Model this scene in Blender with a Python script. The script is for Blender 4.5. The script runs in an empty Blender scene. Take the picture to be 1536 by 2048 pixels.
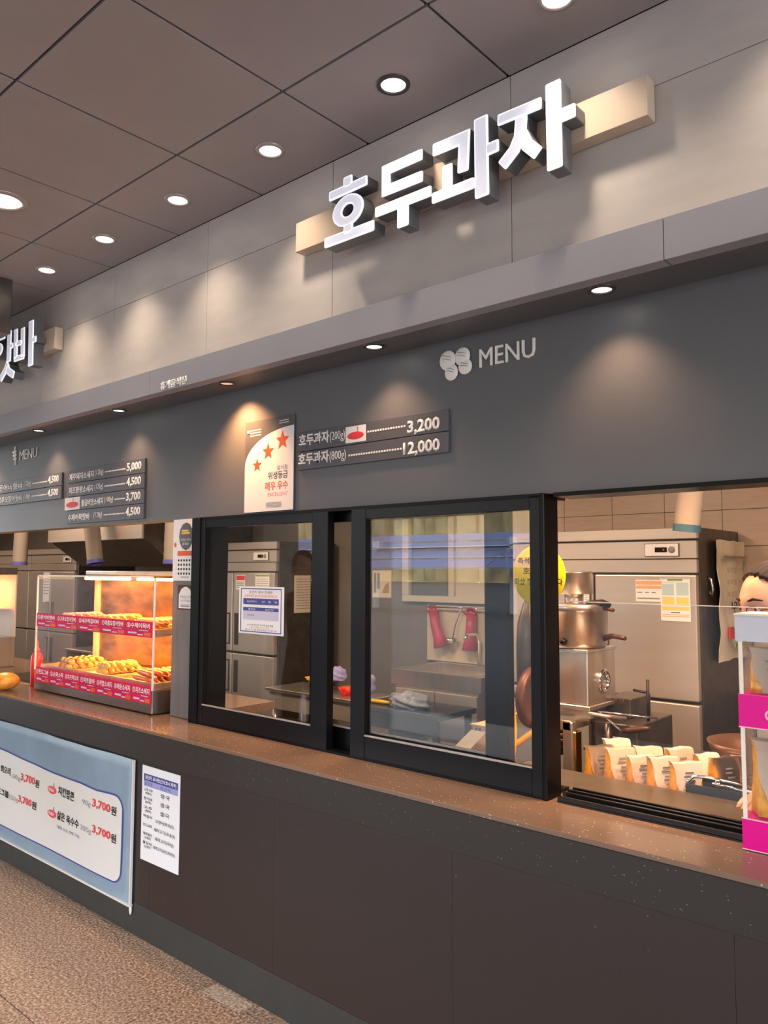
import bpy, bmesh, math, random
from mathutils import Vector, Matrix
random.seed(7)
S = bpy.context.scene
COL = S.collection
PI = math.pi
# ------------------------------------------------------------------ camera
cam_d = bpy.data.cameras.new('camera')
cam = bpy.data.objects.new('camera', cam_d)
COL.objects.link(cam)
RT, UP, FW = (0.75167934, 0.65952193, 0.00299859), (0.04730019, -0.05844336, 0.99716953), (-0.65783042, 0.7494099, 0.07512618)
mw = Matrix.Identity(4)
for i in range(3):
    mw[i][0], mw[i][1], mw[i][2] = RT[i], UP[i], -FW[i]
mw.translation = (0, -2.2, 1.585)
cam.matrix_world = mw
cam_d.sensor_fit = 'HORIZONTAL'
cam_d.sensor_width = 36
cam_d.lens = 1566.81 * 36 / 1536
cam_d.clip_start = 0.05
S.camera = cam
# ------------------------------------------------------------------ world and exposure
W = bpy.data.worlds.new('sky')
S.world = W
W.use_nodes = True
nt = W.node_tree
bg = nt.nodes['Background']
tc = nt.nodes.new('ShaderNodeTexCoord')
sx = nt.nodes.new('ShaderNodeSeparateXYZ')
rp = nt.nodes.new('ShaderNodeValToRGB')
rp.color_ramp.elements[0].position = 0.0
rp.color_ramp.elements[0].color = (0.95, 0.96, 1.0, 1)
rp.color_ramp.elements[1].position = 0.7
rp.color_ramp.elements[1].color = (0.66, 0.78, 1.0, 1)
nt.links.new(tc.outputs['Generated'], sx.inputs[0])
nt.links.new(sx.outputs['Z'], rp.inputs[0])
nt.links.new(rp.outputs[0], bg.inputs['Color'])
bg.inputs['Strength'].default_value = 7.5
S.view_settings.view_transform = 'Standard'
S.view_settings.look = 'None'
S.view_settings.exposure = 0.27
S.view_settings.gamma = 1.0
S.view_settings.use_curve_mapping = False
LAMP_W = 21.0       # ceiling downlights
SOFF_W = 9.5       # soffit downlights
KITCH_W = 26.0      # kitchen lamps
CASE_W = 7.5        # display case heat lamps

def area(name, loc, sx_, sy_, power, color, parent=None):
    d = bpy.data.lights.new(name, 'AREA'); d.shape = 'RECTANGLE'; d.size = sx_; d.size_y = sy_
    d.energy = power; d.color = color
    o = bpy.data.objects.new(name, d); COL.objects.link(o); o.location = loc
    if parent is not None: o.parent = parent
    return o
def spot(name, loc, power, color, angle, blend, rad, parent=None, rot=(0, 0, 0)):
    d = bpy.data.lights.new(name, 'SPOT'); d.energy = power; d.color = color; d.spot_size = math.radians(angle); d.spot_blend = blend
    d.shadow_soft_size = rad
    o = bpy.data.objects.new(name, d); COL.objects.link(o); o.location = loc; o.rotation_euler = rot
    if parent is not None: o.parent = parent
    return o

# ------------------------------------------------------------------ materials
def M(name, col, rough=0.5, metal=0.0, noise=0.0, scale=20.0, emit=0.0, spec=0.5, bump=0.0, aniso=None, col2=None, alpha=1.0):
    m = bpy.data.materials.new(name); m.use_nodes = True
    n = m.node_tree.nodes; l = m.node_tree.links; b = n['Principled BSDF']
    c = (col[0], col[1], col[2], 1)
    b.inputs['Base Color'].default_value = c
    b.inputs['Roughness'].default_value = rough
    b.inputs['Metallic'].default_value = metal
    b.inputs['Specular IOR Level'].default_value = spec
    if emit:
        b.inputs['Emission Color'].default_value = c
        b.inputs['Emission Strength'].default_value = emit
    if noise or bump or col2:
        t = n.new('ShaderNodeTexCoord'); nz = n.new('ShaderNodeTexNoise'); nz.inputs['Scale'].default_value = scale; nz.inputs['Detail'].default_value = 4
        if aniso:
            mp = n.new('ShaderNodeMapping'); mp.inputs['Scale'].default_value = aniso
            l.new(t.outputs['Object'], mp.inputs[0]); l.new(mp.outputs[0], nz.inputs['Vector'])
        else:
            l.new(t.outputs['Object'], nz.inputs['Vector'])
        if noise or col2:
            r = n.new('ShaderNodeValToRGB')
            d = col2 or tuple(max(0, v * (1 - noise)) for v in col)
            u = tuple(min(1, v * (1 + noise)) for v in col) if not col2 else col
            r.color_ramp.elements[0].position = 0.3; r.color_ramp.elements[1].position = 0.7
            r.color_ramp.elements[0].color = (*d, 1); r.color_ramp.elements[1].color = (*u, 1)
            l.new(nz.outputs['Fac'], r.inputs[0]); l.new(r.outputs[0], b.inputs['Base Color'])
        if bump:
            bp = n.new('ShaderNodeBump'); bp.inputs['Strength'].default_value = bump; bp.inputs['Distance'].default_value = 0.002
            l.new(nz.outputs['Fac'], bp.inputs['Height']); l.new(bp.outputs[0], b.inputs['Normal'])
    return m
def glass(name, tint=(1, 1, 1), f0=0.05, rough=0.0):
    m = bpy.data.materials.new(name); m.use_nodes = True
    n = m.node_tree.nodes; l = m.node_tree.links
    n.remove(n['Principled BSDF'])
    tr = n.new('ShaderNodeBsdfTransparent'); tr.inputs[0].default_value = (*tint, 1)
    gl = n.new('ShaderNodeBsdfGlossy'); gl.inputs['Roughness'].default_value = rough
    g = n.new('ShaderNodeNewGeometry'); dt = n.new('ShaderNodeVectorMath'); dt.operation = 'DOT_PRODUCT'
    l.new(g.outputs['Incoming'], dt.inputs[0]); l.new(g.outputs['Normal'], dt.inputs[1])
    def mth(op, a, b_=None):
        x = n.new('ShaderNodeMath'); x.operation = op
        for i, v in enumerate((a, b_)):
            if v is None: continue
            if isinstance(v, float): x.inputs[i].default_value = v
            else: l.new(v, x.inputs[i])
        return x.outputs[0]
    c = mth('ABSOLUTE', dt.outputs['Value']); c = mth('SUBTRACT', 1.0, c); c = mth('POWER', c, 5.0)
    c = mth('MULTIPLY', c, 1.0 - f0); c = mth('ADD', c, f0)
    mx = n.new('ShaderNodeMixShader'); l.new(c, mx.inputs[0]); l.new(tr.outputs[0], mx.inputs[1]); l.new(gl.outputs[0], mx.inputs[2])
    l.new(mx.outputs[0], n['Material Output'].inputs[0])
    return m
def speckle(name, base, fleck, scale, thr, rough, fleck2=None):
    m = M(name, base, rough); n = m.node_tree.nodes; l = m.node_tree.links; b = n['Principled BSDF']
    t = n.new('ShaderNodeTexCoord'); v = n.new('ShaderNodeTexVoronoi'); v.inputs['Scale'].default_value = scale
    l.new(t.outputs['Object'], v.inputs['Vector'])
    r = n.new('ShaderNodeValToRGB'); r.color_ramp.interpolation = 'LINEAR'
    r.color_ramp.elements[0].position = thr; r.color_ramp.elements[0].color = (*fleck, 1)
    r.color_ramp.elements[1].position = thr + 0.03; r.color_ramp.elements[1].color = (*base, 1)
    l.new(v.outputs['Distance'], r.inputs[0])
    nz = n.new('ShaderNodeTexNoise'); nz.inputs['Scale'].default_value = scale * 0.5
    l.new(t.outputs['Object'], nz.inputs['Vector'])
    mx = n.new('ShaderNodeMix'); mx.data_type = 'RGBA'; mx.inputs[6].default_value = (*base, 1)
    st = n.new('ShaderNodeMath'); st.operation = 'GREATER_THAN'; st.inputs[1].default_value = 0.52
    l.new(nz.outputs['Fac'], st.inputs[0]); l.new(st.outputs[0], mx.inputs[0]); l.new(r.outputs[0], mx.inputs[7])
    l.new(mx.outputs[2], b.inputs['Base Color'])
    return m
def granite(name, cols, scale, rough=0.45):
    m = M(name, cols[0], rough); n = m.node_tree.nodes; l = m.node_tree.links; b = n['Principled BSDF']
    t = n.new('ShaderNodeTexCoord'); nz = n.new('ShaderNodeTexNoise'); nz.inputs['Scale'].default_value = scale; nz.inputs['Detail'].default_value = 3; nz.inputs['Roughness'].default_value = 0.7
    l.new(t.outputs['Object'], nz.inputs['Vector'])
    r = n.new('ShaderNodeValToRGB'); e = r.color_ramp.elements
    e[0].position = 0.36; e[0].color = (*cols[1], 1); e[1].position = 0.64; e[1].color = (*cols[2], 1)
    x = e.new(0.5); x.color = (*cols[0], 1)
    l.new(nz.outputs['Fac'], r.inputs[0]); l.new(r.outputs[0], b.inputs['Base Color'])
    bp = n.new('ShaderNodeBump'); bp.inputs['Strength'].default_value = 0.25; bp.inputs['Distance'].default_value = 0.002
    l.new(nz.outputs['Fac'], bp.inputs['Height']); l.new(bp.outputs[0], b.inputs['Normal'])
    return m

m_ceil = M('ceiling_panel_paint', (0.36, 0.325, 0.325), 0.55, noise=0.05, scale=3)
m_joint = M('dark_joint', (0.035, 0.032, 0.032), 0.8)
m_wallp = M('beige_wall_panel', (0.57, 0.515, 0.475), 0.42, noise=0.05, scale=6, aniso=(1, 1, 3))
m_fascia = M('grey_fascia_paint', (0.345, 0.34, 0.375), 0.4, noise=0.03, scale=5)
m_menu = M('charcoal_menu_wall', (0.125, 0.127, 0.136), 0.42, noise=0.04, scale=4)
m_stone_lit = speckle('lit_flecked_brown_stone', (0.205, 0.125, 0.082), (0.66, 0.54, 0.46), 75, 0.13, 0.17)  # top of the counter stone, colour lightened for the lamplight and reflections on it
m_stone_shaded = speckle('shaded_flecked_apron', (0.022, 0.0155, 0.0115), (0.24, 0.20, 0.15), 75, 0.10, 0.45)  # front of the counter, colour darkened for the shade on that face
m_front = speckle('brown_counter_panel', (0.024, 0.0158, 0.0128), (0.16, 0.13, 0.11), 16, 0.02, 0.4)
m_kick = M('grey_green_kickboard', (0.030, 0.031, 0.028), 0.5, noise=0.1, scale=10)
m_floor = granite('brown_granite', ((0.28, 0.185, 0.128), (0.085, 0.05, 0.033), (0.56, 0.43, 0.335)), 92)
m_floor_l = granite('pale_granite', ((0.44, 0.33, 0.25), (0.20, 0.14, 0.10), (0.66, 0.55, 0.46)), 95)
m_grout = M('dark_grout', (0.09, 0.065, 0.05), 0.8)
m_alu = M('dark_window_frame', (0.003, 0.003, 0.0036), 0.33, noise=0.1, scale=30, spec=0.14)
m_alu2 = M('brushed_dark_stile', (0.0045, 0.0045, 0.0056), 0.3, spec=0.22)
m_pillar = M('grey_brushed_column', (0.22, 0.20, 0.195), 0.4, metal=0.6, noise=0.1, scale=30, aniso=(1, 1, 0.05))
m_steel = M('stainless_steel', (0.62, 0.58, 0.54), 0.3, metal=0.9, noise=0.08, scale=20, aniso=(1, 1, 0.08))
m_steelb = M('satin_fridge_steel', (0.60, 0.55, 0.50), 0.42, metal=0.75, noise=0.05, scale=12, aniso=(0.1, 1, 1))
m_steeld = M('dull_dark_steel', (0.12, 0.105, 0.095), 0.38, metal=0.8, noise=0.2, scale=15)
m_chrome = M('chrome', (0.8, 0.8, 0.8), 0.1, metal=1.0)
m_gasket = M('door_gap', (0.04, 0.035, 0.032), 0.7)
m_black = M('matt_black', (0.012, 0.011, 0.011), 0.5)
m_blackg = M('gloss_black', (0.008, 0.007, 0.007), 0.25, spec=0.3)
m_white = M('white_paper', (0.82, 0.81, 0.82), 0.6)
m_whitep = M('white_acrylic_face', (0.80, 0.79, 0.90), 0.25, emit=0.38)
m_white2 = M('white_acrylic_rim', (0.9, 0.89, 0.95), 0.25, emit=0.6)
m_return = M('grey_letter_return', (0.14, 0.14, 0.15), 0.4)
m_board = M('beige_sign_board', (0.60, 0.475, 0.36), 0.4, noise=0.04, scale=8)
m_tile = M('warm_beige_tile', (0.56, 0.44, 0.345), 0.3, noise=0.06, scale=9, aniso=(1, 1, 6))
m_kwall = M('grey_kitchen_wall', (0.22, 0.20, 0.18), 0.5, noise=0.05, scale=5)
m_kceil = M('kitchen_ceiling', (0.6, 0.52, 0.42), 0.7)
m_plate = M('charcoal_price_plate', (0.085, 0.085, 0.098), 0.4)
m_plate_e = M('price_plate_edge', (0.02, 0.02, 0.024), 0.4)
m_text_w = M('white_lettering', (0.88, 0.84, 0.80), 0.4)
m_text_k = M('black_print', (0.02, 0.02, 0.022), 0.6)
m_text_g = M('grey_print', (0.28, 0.27, 0.28), 0.6)
m_text_r = M('red_print', (0.72, 0.045, 0.05), 0.5)
m_text_o = M('orange_print', (0.74, 0.10, 0.012), 0.5)
m_text_b = M('navy_print', (0.05, 0.06, 0.28), 0.5)
m_lav = M('lavender_print', (0.34, 0.34, 0.62), 0.5)
m_lavl = M('pale_lavender_print', (0.55, 0.53, 0.68), 0.5)
m_ban = M('pale_blue_vinyl', (0.47, 0.62, 0.76), 0.22, noise=0.08, scale=3)
m_banw = M('white_vinyl', (0.72, 0.70, 0.65), 0.22)
m_pink = M('crimson_card', (0.62, 0.01, 0.08), 0.6, spec=0.2)
m_mag = M('magenta_card', (0.80, 0.0, 0.28), 0.4, spec=0.3)
m_mag_e = M('pale_pink_edge', (0.9, 0.5, 0.6), 0.5)
m_lilac = M('pale_header_card', (0.60, 0.60, 0.68), 0.4)
m_glass = glass('window_glass', (0.95, 0.965, 0.955), 0.042)
m_glassc = glass('case_glass', (0.985, 0.985, 0.98), 0.018)
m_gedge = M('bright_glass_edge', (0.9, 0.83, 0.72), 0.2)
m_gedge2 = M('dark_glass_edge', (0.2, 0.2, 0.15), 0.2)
m_lampw = M('lamp_lens', (1.0, 0.93, 0.82), 0.3, emit=9.0)
m_lampd = M('dim_lamp_lens', (1.0, 0.55, 0.32), 0.3, emit=0.7)
m_ring = M('lamp_trim_ring', (0.45, 0.40, 0.37), 0.35, metal=0.5)
m_ringd = M('dark_trim_ring', (0.05, 0.04, 0.04), 0.4)
m_heat = M('heat_lamp_tube', (1.0, 0.55, 0.16), 0.3, emit=9.0)
m_duct = M('cream_duct_sleeve', (0.27, 0.24, 0.205), 0.7, bump=0.4, scale=40)
m_ductb = M('blue_duct_collar', (0.10, 0.09, 0.36), 0.5)
m_ductt = M('teal_duct_collar', (0.03, 0.10, 0.16), 0.5)
m_yellow = M('yellow_disc', (0.90, 0.68, 0.0), 0.35)
m_hose = M('yellow_hose', (0.75, 0.36, 0.01), 0.4)
m_brass = M('brass', (0.6, 0.38, 0.15), 0.25, metal=1.0)
m_copper = M('brown_cast_wheel', (0.12, 0.045, 0.025), 0.45, metal=0.4)
m_glove = M('red_rubber', (0.50, 0.03, 0.06), 0.4)
m_blue = M('blue_plastic', (0.03, 0.17, 0.38), 0.4)
m_towel = M('grey_blue_towel', (0.24, 0.28, 0.37), 0.95, noise=0.4, scale=25, bump=0.8)
m_lavcl = M('lavender_cloth', (0.36, 0.36, 0.70), 0.9)
m_yelp = M('yellow_plastic', (0.85, 0.50, 0.01), 0.4)
m_redp = M('red_plastic', (0.72, 0.012, 0.012), 0.3)
m_carton = M('carton_board', (0.52, 0.34, 0.18), 0.8)
m_sack = M('cream_sack_paper', (0.84, 0.74, 0.58), 0.7, noise=0.05, scale=6, bump=0.3)
m_sackg = M('grey_sack_print', (0.36, 0.31, 0.25), 0.7)
m_bagy = M('amber_bag_film', (0.80, 0.36, 0.03), 0.3, noise=0.3, scale=35, bump=0.5)
m_bagw = M('white_bag_paper', (0.83, 0.72, 0.60), 0.6, bump=0.2, scale=15)
m_food1 = M('golden_fried', (0.72, 0.30, 0.04), 0.35, noise=0.35, scale=25)
m_food2 = M('red_sausage', (0.58, 0.12, 0.025), 0.22, noise=0.3, scale=20)
m_food3 = M('yellow_bite', (0.82, 0.50, 0.10), 0.4, noise=0.25, scale=30)
m_food4 = M('pink_brown_bar', (0.45, 0.20, 0.14), 0.4, noise=0.3, scale=30)
m_stick = M('wooden_stick', (0.62, 0.42, 0.2), 0.6)
m_traypap = M('tray_paper', (0.78, 0.66, 0.36), 0.6, noise=0.1, scale=15)
m_wood = M('brown_grip', (0.06, 0.022, 0.012), 0.35)
m_skin = M('skin', (0.60, 0.33, 0.23), 0.45, noise=0.06, scale=15)
m_hair = M('dark_hair', (0.010, 0.006, 0.007), 0.9, noise=0.3, scale=60, aniso=(1, 1, 0.2))
m_mask = M('beige_face_mask', (0.80, 0.62, 0.42), 0.7)
m_shirt = M('dark_brown_work_shirt', (0.06, 0.035, 0.03), 0.8)
m_apron = M('black_apron', (0.02, 0.02, 0.022), 0.7)
m_eye = M('eye_white', (0.75, 0.72, 0.7), 0.3)
m_iris = M('iris', (0.03, 0.015, 0.01), 0.2)
m_jacket = M('black_jacket', (0.012, 0.012, 0.014), 0.7)
m_pave = granite('outdoor_asphalt', ((0.03, 0.03, 0.031), (0.02, 0.02, 0.02), (0.045, 0.045, 0.045)), 30, 0.8)
m_solar = M('blue_solar_panel', (0.22, 0.27, 0.58), 0.25)
m_canw = M('white_canopy_steel', (0.75, 0.76, 0.78), 0.4)
m_hill = M('autumn_hillside', (0.46, 0.36, 0.17), 0.95, noise=0.5, scale=0.35)
m_hallc = M('hall_column_stone', (0.30, 0.285, 0.26), 0.5, noise=0.1, scale=6)
m_frost = M('pale_panel', (0.66, 0.60, 0.50), 0.4, noise=0.03, scale=5)
m_pot = M('aluminium_pot', (0.55, 0.5, 0.45), 0.3, metal=0.9)
m_ictop = M('worn_grey_steel_top', (0.115, 0.098, 0.08), 0.35, metal=0.4, noise=0.15, scale=9)
m_basest = M('dark_polished_steel', (0.26, 0.22, 0.20), 0.25, metal=0.85)
m_bowl = M('brown_steel_bowl', (0.28, 0.16, 0.11), 0.3, metal=0.7)

# ------------------------------------------------------------------ mesh builder
class B:
    def __init__(s): s.bm = bmesh.new()
    def box(s, x0, x1, y0, y1, z0, z1, b=0.0, seg=1):
        t = bmesh.new(); bmesh.ops.create_cube(t, size=1)
        bmesh.ops.scale(t, vec=(abs(x1 - x0), abs(y1 - y0), abs(z1 - z0)), verts=t.verts)
        if b: bmesh.ops.bevel(t, geom=t.edges[:], offset=b, segments=seg, affect='EDGES', profile=0.5)
        bmesh.ops.translate(t, vec=((x0 + x1) / 2, (y0 + y1) / 2, (z0 + z1) / 2), verts=t.verts)
        return s.add(t)
    def add(s, t):
        me = bpy.data.meshes.new('tmp'); t.to_mesh(me); t.free(); s.bm.from_mesh(me); bpy.data.meshes.remove(me); return s
    def cyl(s, p0, p1, r0, r1=None, n=16, caps=True):
        return s.tube([p0, p1], [r0, r0 if r1 is None else r1], n, caps)
    def tube(s, pts, r, n=10, caps=True):
        pts = [Vector(p) for p in pts]; rs = r if isinstance(r, (list, tuple)) else [r] * len(pts)
        rings = []; up = None
        for i, p in enumerate(pts):
            d = (pts[min(i + 1, len(pts) - 1)] - pts[max(i - 1, 0)]).normalized()
            if up is None:
                up = Vector((0, 0, 1)) if abs(d.z) < 0.9 else Vector((1, 0, 0))
            a = d.cross(up)
            if a.length < 1e-4: a = d.cross(Vector((0.3, 1, 0.2)))
            a.normalize(); b = a.cross(d).normalized(); up = b
            rings.append([s.bm.verts.new(p + (a * math.cos(2 * PI * k / n) + b * math.sin(2 * PI * k / n)) * rs[i]) for k in range(n)])
        for i in range(len(rings) - 1):
            for k in range(n):
                f = s.bm.faces.new((rings[i][k], rings[i][(k + 1) % n], rings[i + 1][(k + 1) % n], rings[i + 1][k])); f.smooth = True
        if caps:
            s.bm.faces.new(rings[0][::-1]); s.bm.faces.new(rings[-1])
        return s
    def lathe(s, prof, c, n=24, axis='z', cap=True):
        rings = []
        for r, h in prof:
            ring = []
            for k in range(n):
                a = 2 * PI * k / n; u, v = r * math.cos(a), r * math.sin(a)
                p = {'z': (u, v, h), 'y': (u, h, v), 'x': (h, u, v)}[axis]
                ring.append(s.bm.verts.new((p[0] + c[0], p[1] + c[1], p[2] + c[2])))
            rings.append(ring)
        for i in range(len(rings) - 1):
            for k in range(n):
                f = s.bm.faces.new((rings[i][k], rings[i][(k + 1) % n], rings[i + 1][(k + 1) % n], rings[i + 1][k])); f.smooth = True
        if cap:
            if prof[0][0] > 1e-5: s.bm.faces.new(rings[0][::-1])
            if prof[-1][0] > 1e-5: s.bm.faces.new(rings[-1])
        return s
    def ell(s, c, r, n=16, m=10, rot=None, fn=None):
        t = bmesh.new(); bmesh.ops.create_uvsphere(t, u_segments=n, v_segments=m, radius=1)
        for v in t.verts:
            p = Vector((v.co.x * r[0], v.co.y * r[1], v.co.z * r[2]))
            if fn: p = fn(p, v.co.copy())
            if rot is not None: p = rot @ p
            v.co = p + Vector(c)
        for f in t.faces: f.smooth = True
        return s.add(t)
    def prism(s, poly, y0, y1, plane='xz'):
        """a polygon in the XZ plane pushed from y0 to y1 (or YZ from x0 to x1, XY from z0 to z1)"""
        f = {'xz': lambda a, b, h: (a, h, b), 'yz': lambda a, b, h: (h, a, b), 'xy': lambda a, b, h: (a, b, h)}[plane]
        A = [s.bm.verts.new(f(a, b, y0)) for a, b in poly]; C_ = [s.bm.verts.new(f(a, b, y1)) for a, b in poly]
        n = len(poly)
        s.bm.faces.new(A); s.bm.faces.new(C_[::-1])
        for i in range(n): s.bm.faces.new((A[i], C_[i], C_[(i + 1) % n], A[(i + 1) % n]))
        return s
    def poly(s, pts):
        s.bm.faces.new([s.bm.verts.new(p) for p in pts]); return s
    def build(s, name, mat, parent=None, loc=None, label=None, kind=None):
        bmesh.ops.recalc_face_normals(s.bm, faces=s.bm.faces[:])
        me = bpy.data.meshes.new(name); s.bm.to_mesh(me); s.bm.free()
        me.materials.append(mat)
        return link(name, me, parent, loc, label, kind)
def root_of(o):
    v = Vector((0, 0, 0))
    while o is not None:
        v += o.location; o = o.parent
    return v
def link(name, me, parent=None, loc=None, label=None, kind=None):
    o = bpy.data.objects.new(name, me); COL.objects.link(o)
    if parent is not None:
        o.parent = parent; off = root_of(parent)
    else:
        off = Vector(loc) if loc is not None else Vector((0, 0, 0)); o.location = off
    if off.length > 0: me.transform(Matrix.Translation(-off))
    if label: o['label'] = label
    if kind: o['kind'] = kind
    return o
def tag(o, label, cat, group=None, kind=None):
    o['label'] = label; o['category'] = cat
    if group: o['group'] = group
    if kind: o['kind'] = kind
    return o
def thing(name, label, cat, loc, group=None):
    o = bpy.data.objects.new(name, None); COL.objects.link(o); o.location = loc; o.empty_display_size = 0.05
    return tag(o, label, cat, group)
def dup(r, loc=None, rz=None, label=None, group=None, scale=None, rot=None):
    c = r.copy(); COL.objects.link(c)
    if loc is not None: c.location = loc
    if rz is not None: c.rotation_euler.z = rz
    if rot is not None: c.rotation_euler = rot
    if scale is not None: c.scale = (scale,) * 3 if isinstance(scale, float) else scale
    if label: c['label'] = label
    if group: c['group'] = group
    for ch in list(r.children):
        d = ch.copy(); COL.objects.link(d); d.parent = c
        for g in list(ch.children):
            e = g.copy(); COL.objects.link(e); e.parent = d
    return c

# ------------------------------------------------------------------ lettering
_fc = {}
def glyphs(body, bold):
    k = (body, bold)
    if k not in _fc:
        c = bpy.data.curves.new('text', 'FONT'); c.body = body; c.offset = bold; c.resolution_u = 2; c.fill_mode = 'BOTH'
        o = bpy.data.objects.new('text', c)
        me = bpy.data.meshes.new_from_object(o)
        bpy.data.objects.remove(o); bpy.data.curves.remove(c)
        _fc[k] = me
    return _fc[k]
def tx(body, x0, x1, z0, z1, y, mat, parent, bold=0.02, name='lettering', depth=0.0, slope=0.0, face='-y', label=None):
    """lettering stretched to fill a rectangle, lying on a surface that faces -Y (or +X)"""
    src = glyphs(body, bold); me = src.copy(); me.name = name
    if not len(me.vertices): return None
    xs = [v.co.x for v in me.vertices]; ys = [v.co.y for v in me.vertices]
    ax, bx, ay, by = min(xs), max(xs), min(ys), max(ys)
    for v in me.vertices:
        u = (v.co.x - ax) / max(1e-6, bx - ax); w = (v.co.y - ay) / max(1e-6, by - ay)
        X = x0 + u * (x1 - x0); Z = z0 + w * (z1 - z0) + slope * u
        v.co = (X, y, Z) if face == '-y' else (y, X, Z)
    if depth:
        b = bmesh.new(); b.from_mesh(me)
        r = bmesh.ops.extrude_face_region(b, geom=b.faces[:])
        vv = [g for g in r['geom'] if isinstance(g, bmesh.types.BMVert)]
        bmesh.ops.translate(b, vec=(0, -depth, 0) if face == '-y' else (depth, 0, 0), verts=vv)
        bmesh.ops.recalc_face_normals(b, faces=b.faces[:]); b.to_mesh(me); b.free()
    me.materials.clear(); me.materials.append(mat)
    return link(name, me, parent, label=label)
def bars(rects, y, mat, parent, name='print', th=0.0006):
    b = B()
    for x0, x1, z0, z1 in rects: b.box(x0, x1, y - th, y, z0, z1)
    return b.build(name, mat, parent)

# ================================================================== SETTING
FY, SY0 = -0.212, 2.402
# floor: a base slab and separate granite tiles where the photograph shows the floor
floor = B().box(-16, 8, -4.8, 2.4, -0.12, -0.012).build('floor', m_grout, kind='structure')
protot = {}
for i in range(-9, 4):
    for j in range(0, 4):
        x0 = -2.57 + 0.6 * i; y1 = -0.245 - 0.6 * j
        if j == 0: y1 = -0.20
        y0 = -0.245 - 0.6 * (j + 1)
        if x0 > 0.2: continue
        B().box(x0 + 0.0015, x0 + 0.5985, y0 + 0.0015, y1 - 0.0015, -0.012, random.uniform(-0.0006, 0), b=0.001).build('tile', m_floor, floor)
B().box(-16, 8, -4.8, -2.645, -0.0121, -0.0005).build('paving', m_floor, floor)
B().box(-16, 8, -0.2, 2.4, -0.0121, -0.0005).build('kitchen_paving', m_kwall, floor)
B().box(-2.555, -2.335, -0.33, -0.262, -0.0005, 0.0006, b=0.0003).build('worn_strip', m_floor_l, floor)
# ceiling
CZ = 3.148
ceil = B().box(-16, 8, -7.0, -0.1, CZ + 0.012, CZ + 0.2).build('ceiling', m_joint, kind='structure')
ys = [-0.162, -0.577, -1.177, -1.777, -2.377, -2.977]
for r in range(5):
    for i in range(-8, 6):
        x0 = -1.272 + 0.6 * i
        B().box(x0 + 0.0045, x0 + 0.5955, ys[r + 1] + 0.0045, ys[r] - (0.0045 if r else 0), CZ, CZ + 0.0125, b=0.0012).build('ceiling_panel', m_ceil, ceil)
B().box(-16, -6.08, -2.977, -0.162, CZ, CZ + 0.0125).build('ceiling_field', m_ceil, ceil)
B().box(2.35, 8, -2.977, -0.162, CZ, CZ + 0.0125).build('ceiling_field', m_ceil, ceil)
B().box(-16, 8, -7.0, -2.98, CZ, CZ + 0.0125).build('ceiling_field', m_ceil, ceil)
# upper wall of beige panels
UW = -0.16
wall_u = B().box(-16, 8, UW + 0.012, 0.1, SY0 + 0.115, CZ + 0.02).build('wall_upper', m_joint, kind='structure')
for i in range(-7, 5):
    x0 = -1.265 + 0.7895 * i
    for z0, z1 in ((2.517, 2.919), (2.919, CZ)):
        B().box(x0 + 0.0012, x0 + 0.7883, UW, UW + 0.0125, z0 + 0.001, z1 - 0.001, b=0.0008).build('panel', m_wallp, wall_u)
for xa, xb in ((-16, -6.79), (2.69, 8)):
    B().box(xa, xb, UW, UW + 0.0125, 2.517, CZ).build('panel', m_wallp, wall_u)
# projecting fascia over the counter (its underside is the soffit with the small downlights)
trim = B().box(-16, 8, FY + 0.004, 0.1, SY0 + 0.002, 2.515).build('trim_1', m_joint, kind='structure')
for i in range(-4, 3):
    x0 = -0.77 + 2.44 * i
    B().box(x0 + 0.001, x0 + 2.439, FY, UW, SY0, 2.517, b=0.0012).build('fascia_panel', m_fascia, trim)
B().box(-10.5, 6.5, UW, 0.0, SY0, SY0 + 0.01).build('soffit_panel', m_menu, trim)
WB = 1.831
wall_m = B().box(-16, 8, 0, 0.1, WB, SY0 + 0.03).build('wall_menu', m_menu, kind='structure')
wall_l = B().box(-16, -8.6, 0, 0.1, 0, WB).build('wall_left', m_menu, kind='structure')
colm = B().box(-3.30, -3.10, 0, 0.14, 0.887, WB, b=0.004).build('column', m_pillar, kind='structure')
# kitchen shell
BW = 2.25
wall_b = B().box(-16, 8, BW + 0.012, BW + 0.15, 0, 2.6).build('wall_back', m_kwall, kind='structure')
for i in range(-3, 9):
    for j in range(7):
        x0 = -2.395 + 0.32 * i; z0 = 0.925 + 0.2 * j
        if x0 < -2.75 or x0 > 0.2: continue
        B().box(x0 + 0.0012, x0 + 0.3188, BW, BW + 0.0125, z0 + 0.0012, z0 + 0.1988, b=0.001).build('tile', m_tile, wall_b)
wall_r = B().box(1.4, 1.5, 0.1, 2.4, 0, 2.6).build('wall_right', m_kwall, kind='structure')
wall_k = B().box(-12.1, -12.0, 0.1, 2.4, 0, 2.6).build('wall_kitchen_side', m_kwall, kind='structure')
ceil2 = B().box(-16, 8, 0.1, 2.4, 2.5, 2.6).build('ceiling_kitchen', m_kceil, kind='structure')
# hall: outdoor ground, columns, parking canopy with solar panels, hillside (the glass mirrors these)
ground = B().box(-90, 60, -90, -4.8, -0.2, -0.02).build('ground', m_pave, kind='structure')
hill = B()
for k in range(60):
    x0 = -140 + k * 4
    h = 17 + 5 * math.sin(k * 0.35) + 3 * math.sin(k * 0.9 + 1)
    hill.box(x0, x0 + 4.2, -96 - 6 * math.sin(k), -90, -1, h, b=1.2)
hill.build('hill', m_hill, kind='structure')

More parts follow.
